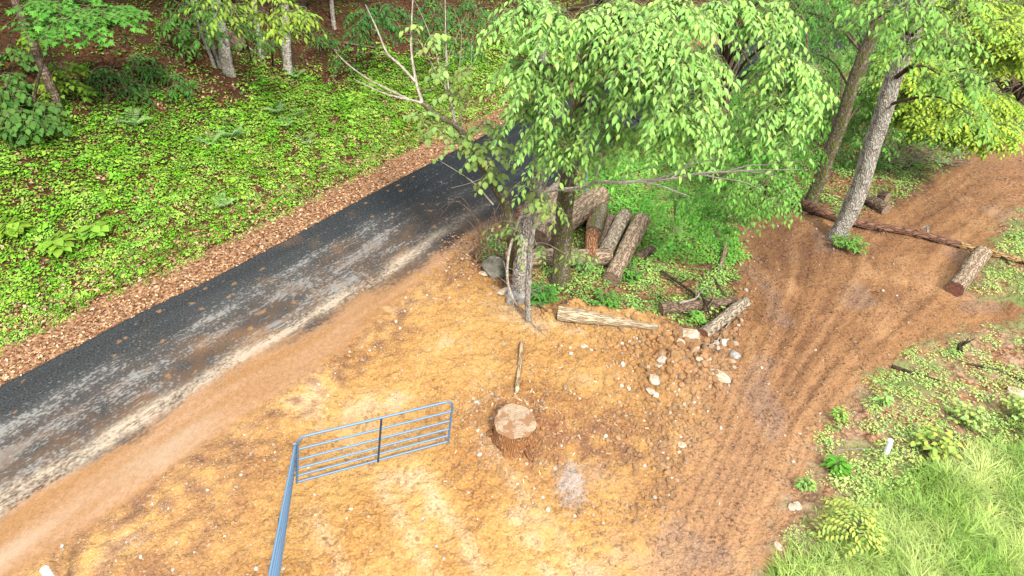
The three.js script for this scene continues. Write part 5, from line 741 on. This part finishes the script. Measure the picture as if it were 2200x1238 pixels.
{ // fallen leaves
  const rg = rngOf(507), g = leafGeo(0.55, { n: 2, fold: 0.35, droop: 0.35 }), m = [], c = [], mat = new THREE.MeshStandardMaterial({ roughness: 0.9, side: THREE.DoubleSide });
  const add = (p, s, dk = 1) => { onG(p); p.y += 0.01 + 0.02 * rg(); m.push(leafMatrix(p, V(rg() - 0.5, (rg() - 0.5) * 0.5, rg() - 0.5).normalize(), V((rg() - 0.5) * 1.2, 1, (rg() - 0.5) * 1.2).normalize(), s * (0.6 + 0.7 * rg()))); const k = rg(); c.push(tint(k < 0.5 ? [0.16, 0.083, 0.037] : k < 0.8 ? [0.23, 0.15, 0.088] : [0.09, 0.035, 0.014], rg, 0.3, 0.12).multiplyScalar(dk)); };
  const k = roadL[1], t = V(0.62, 0, -0.786), w = V(-0.786, 0, -0.62);
  for (let i = 0; i < 70000; i++) { const s = -8 + 42 * rg(), d = 16 * rg() ** 1.8 - 0.05, p = V(k[0], 0, k[1]).addScaledVector(t, s).addScaledVector(w, d), q = masks(p.x, p.z); if (q.dL > 0.02) continue; add(p, q.dL > -1.3 ? 0.1 : 0.13, 1.15 - 0.95 * smoothstep(-q.dL + (q.s > 10 ? (q.s - 10) * 0.2 : 0), 5.2, 9)); }  // leaves darken uphill: canopy shade put into their colour
  for (let i = 0; i < 16000; i++) { const p = V(-2 + 22 * rg(), 0, -7 - 22 * rg()), q = masks(p.x, p.z), n = pn(p.x * 0.9 + 3, p.z * 0.9); if (!((q.isl > 0.02 || q.rgt > 0.1) && rg() < 0.55 + n) || q.dL < roadEdge(q.s)) continue; add(p, 0.09); }
  for (let i = 0; i < 500; i++) { const e = G(1010 + 60 * (rg() - 0.5) * 2, 540 + 40 * (rg() - 0.5) * 2); add(e, 0.09); }
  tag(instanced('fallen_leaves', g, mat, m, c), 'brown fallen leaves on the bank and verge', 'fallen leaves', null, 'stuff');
}
{ // clods and small stones
  const rg = rngOf(509), gs = [0, 1, 2].map((i) => { const g = new THREE.IcosahedronGeometry(1, 1), p = g.attributes.position, n = V(); for (let k = 0; k < p.count; k++) { n.fromBufferAttribute(p, k); n.multiplyScalar(1 + 0.3 * pn(n.x * 1.9 + i * 7, n.y * 1.9 + n.z * 2.3)); p.setXYZ(k, n.x, n.y * 0.72, n.z); } g.computeVertexNormals(); return g; });
  const cm = new THREE.MeshStandardMaterial({ roughness: 1, bumpMap: crumbBump, bumpScale: 0.01 }), M3 = [[], [], []], C3 = [[], [], []], SM = [[], [], []], SC = [[], [], []];
  for (let i = 0; i < 90000; i++) { const p = V(-9 + 20 * rg(), 0, -4.5 - 17 * rg()), q = masks(p.x, p.z), rgn = regionOf(q); if (rgn !== 'dirt_clearing' && rgn !== 'dirt_track') continue; const track = rgn === 'dirt_track', n = fbm(p.x * 0.55, p.z * 0.55, 3), n2 = pn(p.x * 1.6 + 5, p.z * 1.6); const mq = ((p.x - moundC.x) ** 2 + (p.z - moundC.z) ** 2) / 1.3; const edge = Math.exp(-Math.abs(q.isl) / 0.7) + 1.3 * Math.exp(-mq) + Math.exp(-(((p.x - stumpC.x) ** 2 + (p.z - stumpC.z) ** 2) / 2)) + (track ? 0 : smoothstep(p.x, 1.2, 3.6) * smoothstep(-p.z, 6.5, 9)); if (rg() > clamp(0.25 + n2 * 0.7 + edge * 0.7, 0.05, 1) * (track ? 0.35 : 1)) continue; onG(p);
    const s = 0.008 + 0.03 * rg() ** 3.2 + 0.035 * edge * rg() ** 4, b = i % 3; p.y += s * 0.25; const mm = new THREE.Matrix4().compose(p, new THREE.Quaternion().setFromEuler(new THREE.Euler(rg() * 0.6, rg() * 6.28, rg() * 0.6)), V(s * (0.8 + 0.6 * rg()), s, s * (0.8 + 0.6 * rg())));
    const fringe = Math.exp(-(((q.dL - roadEdge(q.s) - 0.5) / 0.8) ** 2)); if (rg() < 0.1 + 0.12 * fringe) { SM[b].push(mm); SC[b].push(tint(rg() < 0.5 ? [0.25, 0.22, 0.18] : [0.21, 0.15, 0.1], rg, 0.3, 0.05)); } else { M3[b].push(mm); C3[b].push(tint(mix3(groundColour(p.x, p.z), track ? [0.12, 0.06, 0.03] : [0.19, 0.1, 0.038], 0.45), rg, 0.22, 0.06)); } }
  M3.forEach((l, b) => stuffG('dirt', 'loose clods of orange and brown dirt', gs[b], cm, l, C3[b])); SM.forEach((l, b) => stuffG('gravel', 'small pale stones scattered over the dirt', gs[b], cm, l, SC[b]));
}
// ───────────────────────── loose branches ─────────────────────────
stick('fallen_branch', 'pale bent stick beside the dark bark log', [[1500, 738], [1530, 742], [1552, 715], [1577, 682]], 0.022, 0.014, paleTwigMat);
stick('fallen_branch', 'dark rotting branch slanting down to the weathered log', [[1420, 590], [1460, 618], [1490, 640], [1512, 668]], 0.045, 0.03, bark.dark, { lift: 0.12, twigs: 4, seed: 3 });
stick('fallen_branch', 'brown branch standing out above the weathered log', [[1530, 600], [1550, 632], [1562, 648]], 0.035, 0.02, bark.brown, { lift: 0.1, twigs: 3, seed: 4 });
stick('fallen_branch', 'pale forked branch lying on the weathered log', [[1455, 672], [1490, 662], [1500, 648]], 0.03, 0.015, paleTwigMat, { lift: 0.32, twigs: 4, seed: 5 });
stick('fallen_branch', 'dark forked branch between weathered log and bark log', [[1498, 645], [1512, 670], [1520, 695]], 0.035, 0.02, bark.dark, { lift: 0.28, twigs: 3, seed: 6 });
stick('fallen_branch', 'brown forked branch right of the dark forked one', [[1520, 640], [1528, 660], [1516, 680]], 0.03, 0.02, bark.log, { lift: 0.3, twigs: 2, seed: 16 });
stick('fallen_branch', 'thin dark branch left of the weathered log', [[1415, 640], [1440, 662], [1462, 682]], 0.025, 0.012, bark.dark, { lift: 0.06, seed: 7 });
stick('fallen_branch', 'dark stick lying at the track edge in the grass bank', [[1915, 790], [1955, 803], [2018, 822]], 0.045, 0.02, bark.dark, { lift: 0.05, seed: 8 });
stick('fallen_branch', 'twisted black branch on the bare dirt patch at right', [[2062, 758], [2060, 745], [2080, 738]], 0.05, 0.03, bark.dark, { lift: 0.06, seed: 9, twigs: 2 });
stick('fallen_branch', 'long thin dark branch in the right-hand leaves', [[2085, 785], [2150, 802], [2200, 822]], 0.035, 0.02, bark.brown, { lift: 0.05, seed: 10, twigs: 2 });
stick('fallen_branch', 'long pale stick under the white pipe', [[1795, 970], [1850, 968], [1920, 974], [1975, 973]], 0.012, 0.007, paleTwigMat, { lift: 0.05, seed: 11 });
stick('fallen_branch', 'pale root on the dirt under the big white stone', [[1450, 752], [1466, 760], [1476, 772], [1464, 776]], 0.018, 0.01, paleTwigMat, { lift: 0.02, seed: 12 });
stick('fallen_branch', 'short upright dead stem near the track in the green', [[1545, 585], [1552, 560, 0.15], [1560, 530, 0.3]], 0.06, 0.05, bark.log, { lift: 0.0, seed: 13 });
stick('fallen_branch', 'thin pale twig lying on the upper track', [[1640, 620], [1655, 605], [1680, 590]], 0.01, 0.006, paleTwigMat, { lift: 0.02, seed: 14 });
stick('fallen_branch', 'pale fallen branch in the dark woods above the lane', [[740, 97], [775, 103], [825, 110]], 0.05, 0.03, bark.log, { lift: 0.1, seed: 15 });
stick('fallen_branch', 'thin curved branch leaning by the thick bank trunk', [[470, 80, 0.6], [520, 110, 0.3], [570, 135]], 0.025, 0.012, paleTwigMat, { lift: 0.1, seed: 17, twigs: 3 });
stick('fallen_branch', 'wood splinter beside the slim trunk foot', [[1130, 655], [1160, 662], [1172, 672]], 0.05, 0.02, bark.pale, { lift: 0.08, seed: 18 });
stick('fallen_log', 'old rotten log high in the dark woods behind the trunks', [[490, 95], [510, 105], [525, 115]], 0.35, 0.3, bark.brown, { lift: 0.2, seed: 19, cat: 'log' });
{ const c = G(1965, 345), o = thing('brush_pile', 'heap of bare grey twigs beyond the fallen trunk', 'brush pile', c), rg = rngOf(23); for (let i = 0; i < 46; i++) { const a = rg() * 6.28, b = c.clone().add(V((rg() - 0.5) * 2.2, 0, (rg() - 0.5) * 1.2)), d = V(Math.cos(a), 0.1 + 0.25 * rg(), Math.sin(a) * 0.6), L = 0.5 + 1.3 * rg(); onG(b); b.y += 0.3 * rg(); part('twig', tube([b, b.clone().addScaledVector(d, L * 0.5).add(V(0, 0.08, 0)), b.clone().addScaledVector(d, L)], [0.018, 0.005], { segs: 6, radial: 5, rough: 0.1 }), i % 2 ? paleTwigMat : twigMat, o); } }

{ // wood chips right of the stump
  const rg = rngOf(601), g = new THREE.BoxGeometry(1, 0.18, 0.3), m = [], c = []; for (let i = 0; i < 420; i++) { const a = rg() * 6.28, q = 0.5 + 2.6 * rg() ** 1.6, p = onG(V(stumpC.x + 0.5 + Math.cos(a) * q, 0, stumpC.z - 0.1 + Math.sin(a) * q * 0.7)); p.y += 0.012; const s = 0.025 + 0.07 * rg() ** 2; m.push(new THREE.Matrix4().compose(p, new THREE.Quaternion().setFromEuler(new THREE.Euler((rg() - 0.5) * 0.6, rg() * 6.28, (rg() - 0.5) * 0.6)), V(s, s, s))); c.push(tint(rg() < 0.6 ? [0.24, 0.17, 0.1] : [0.17, 0.1, 0.05], rg, 0.3)); }
  tag(instanced('wood_chips', g, new THREE.MeshStandardMaterial({ roughness: 0.95 }), m, c), 'pale wood chips strewn round the stump', 'wood chips', null, 'stuff');
}

renderer.render(scene, camera);
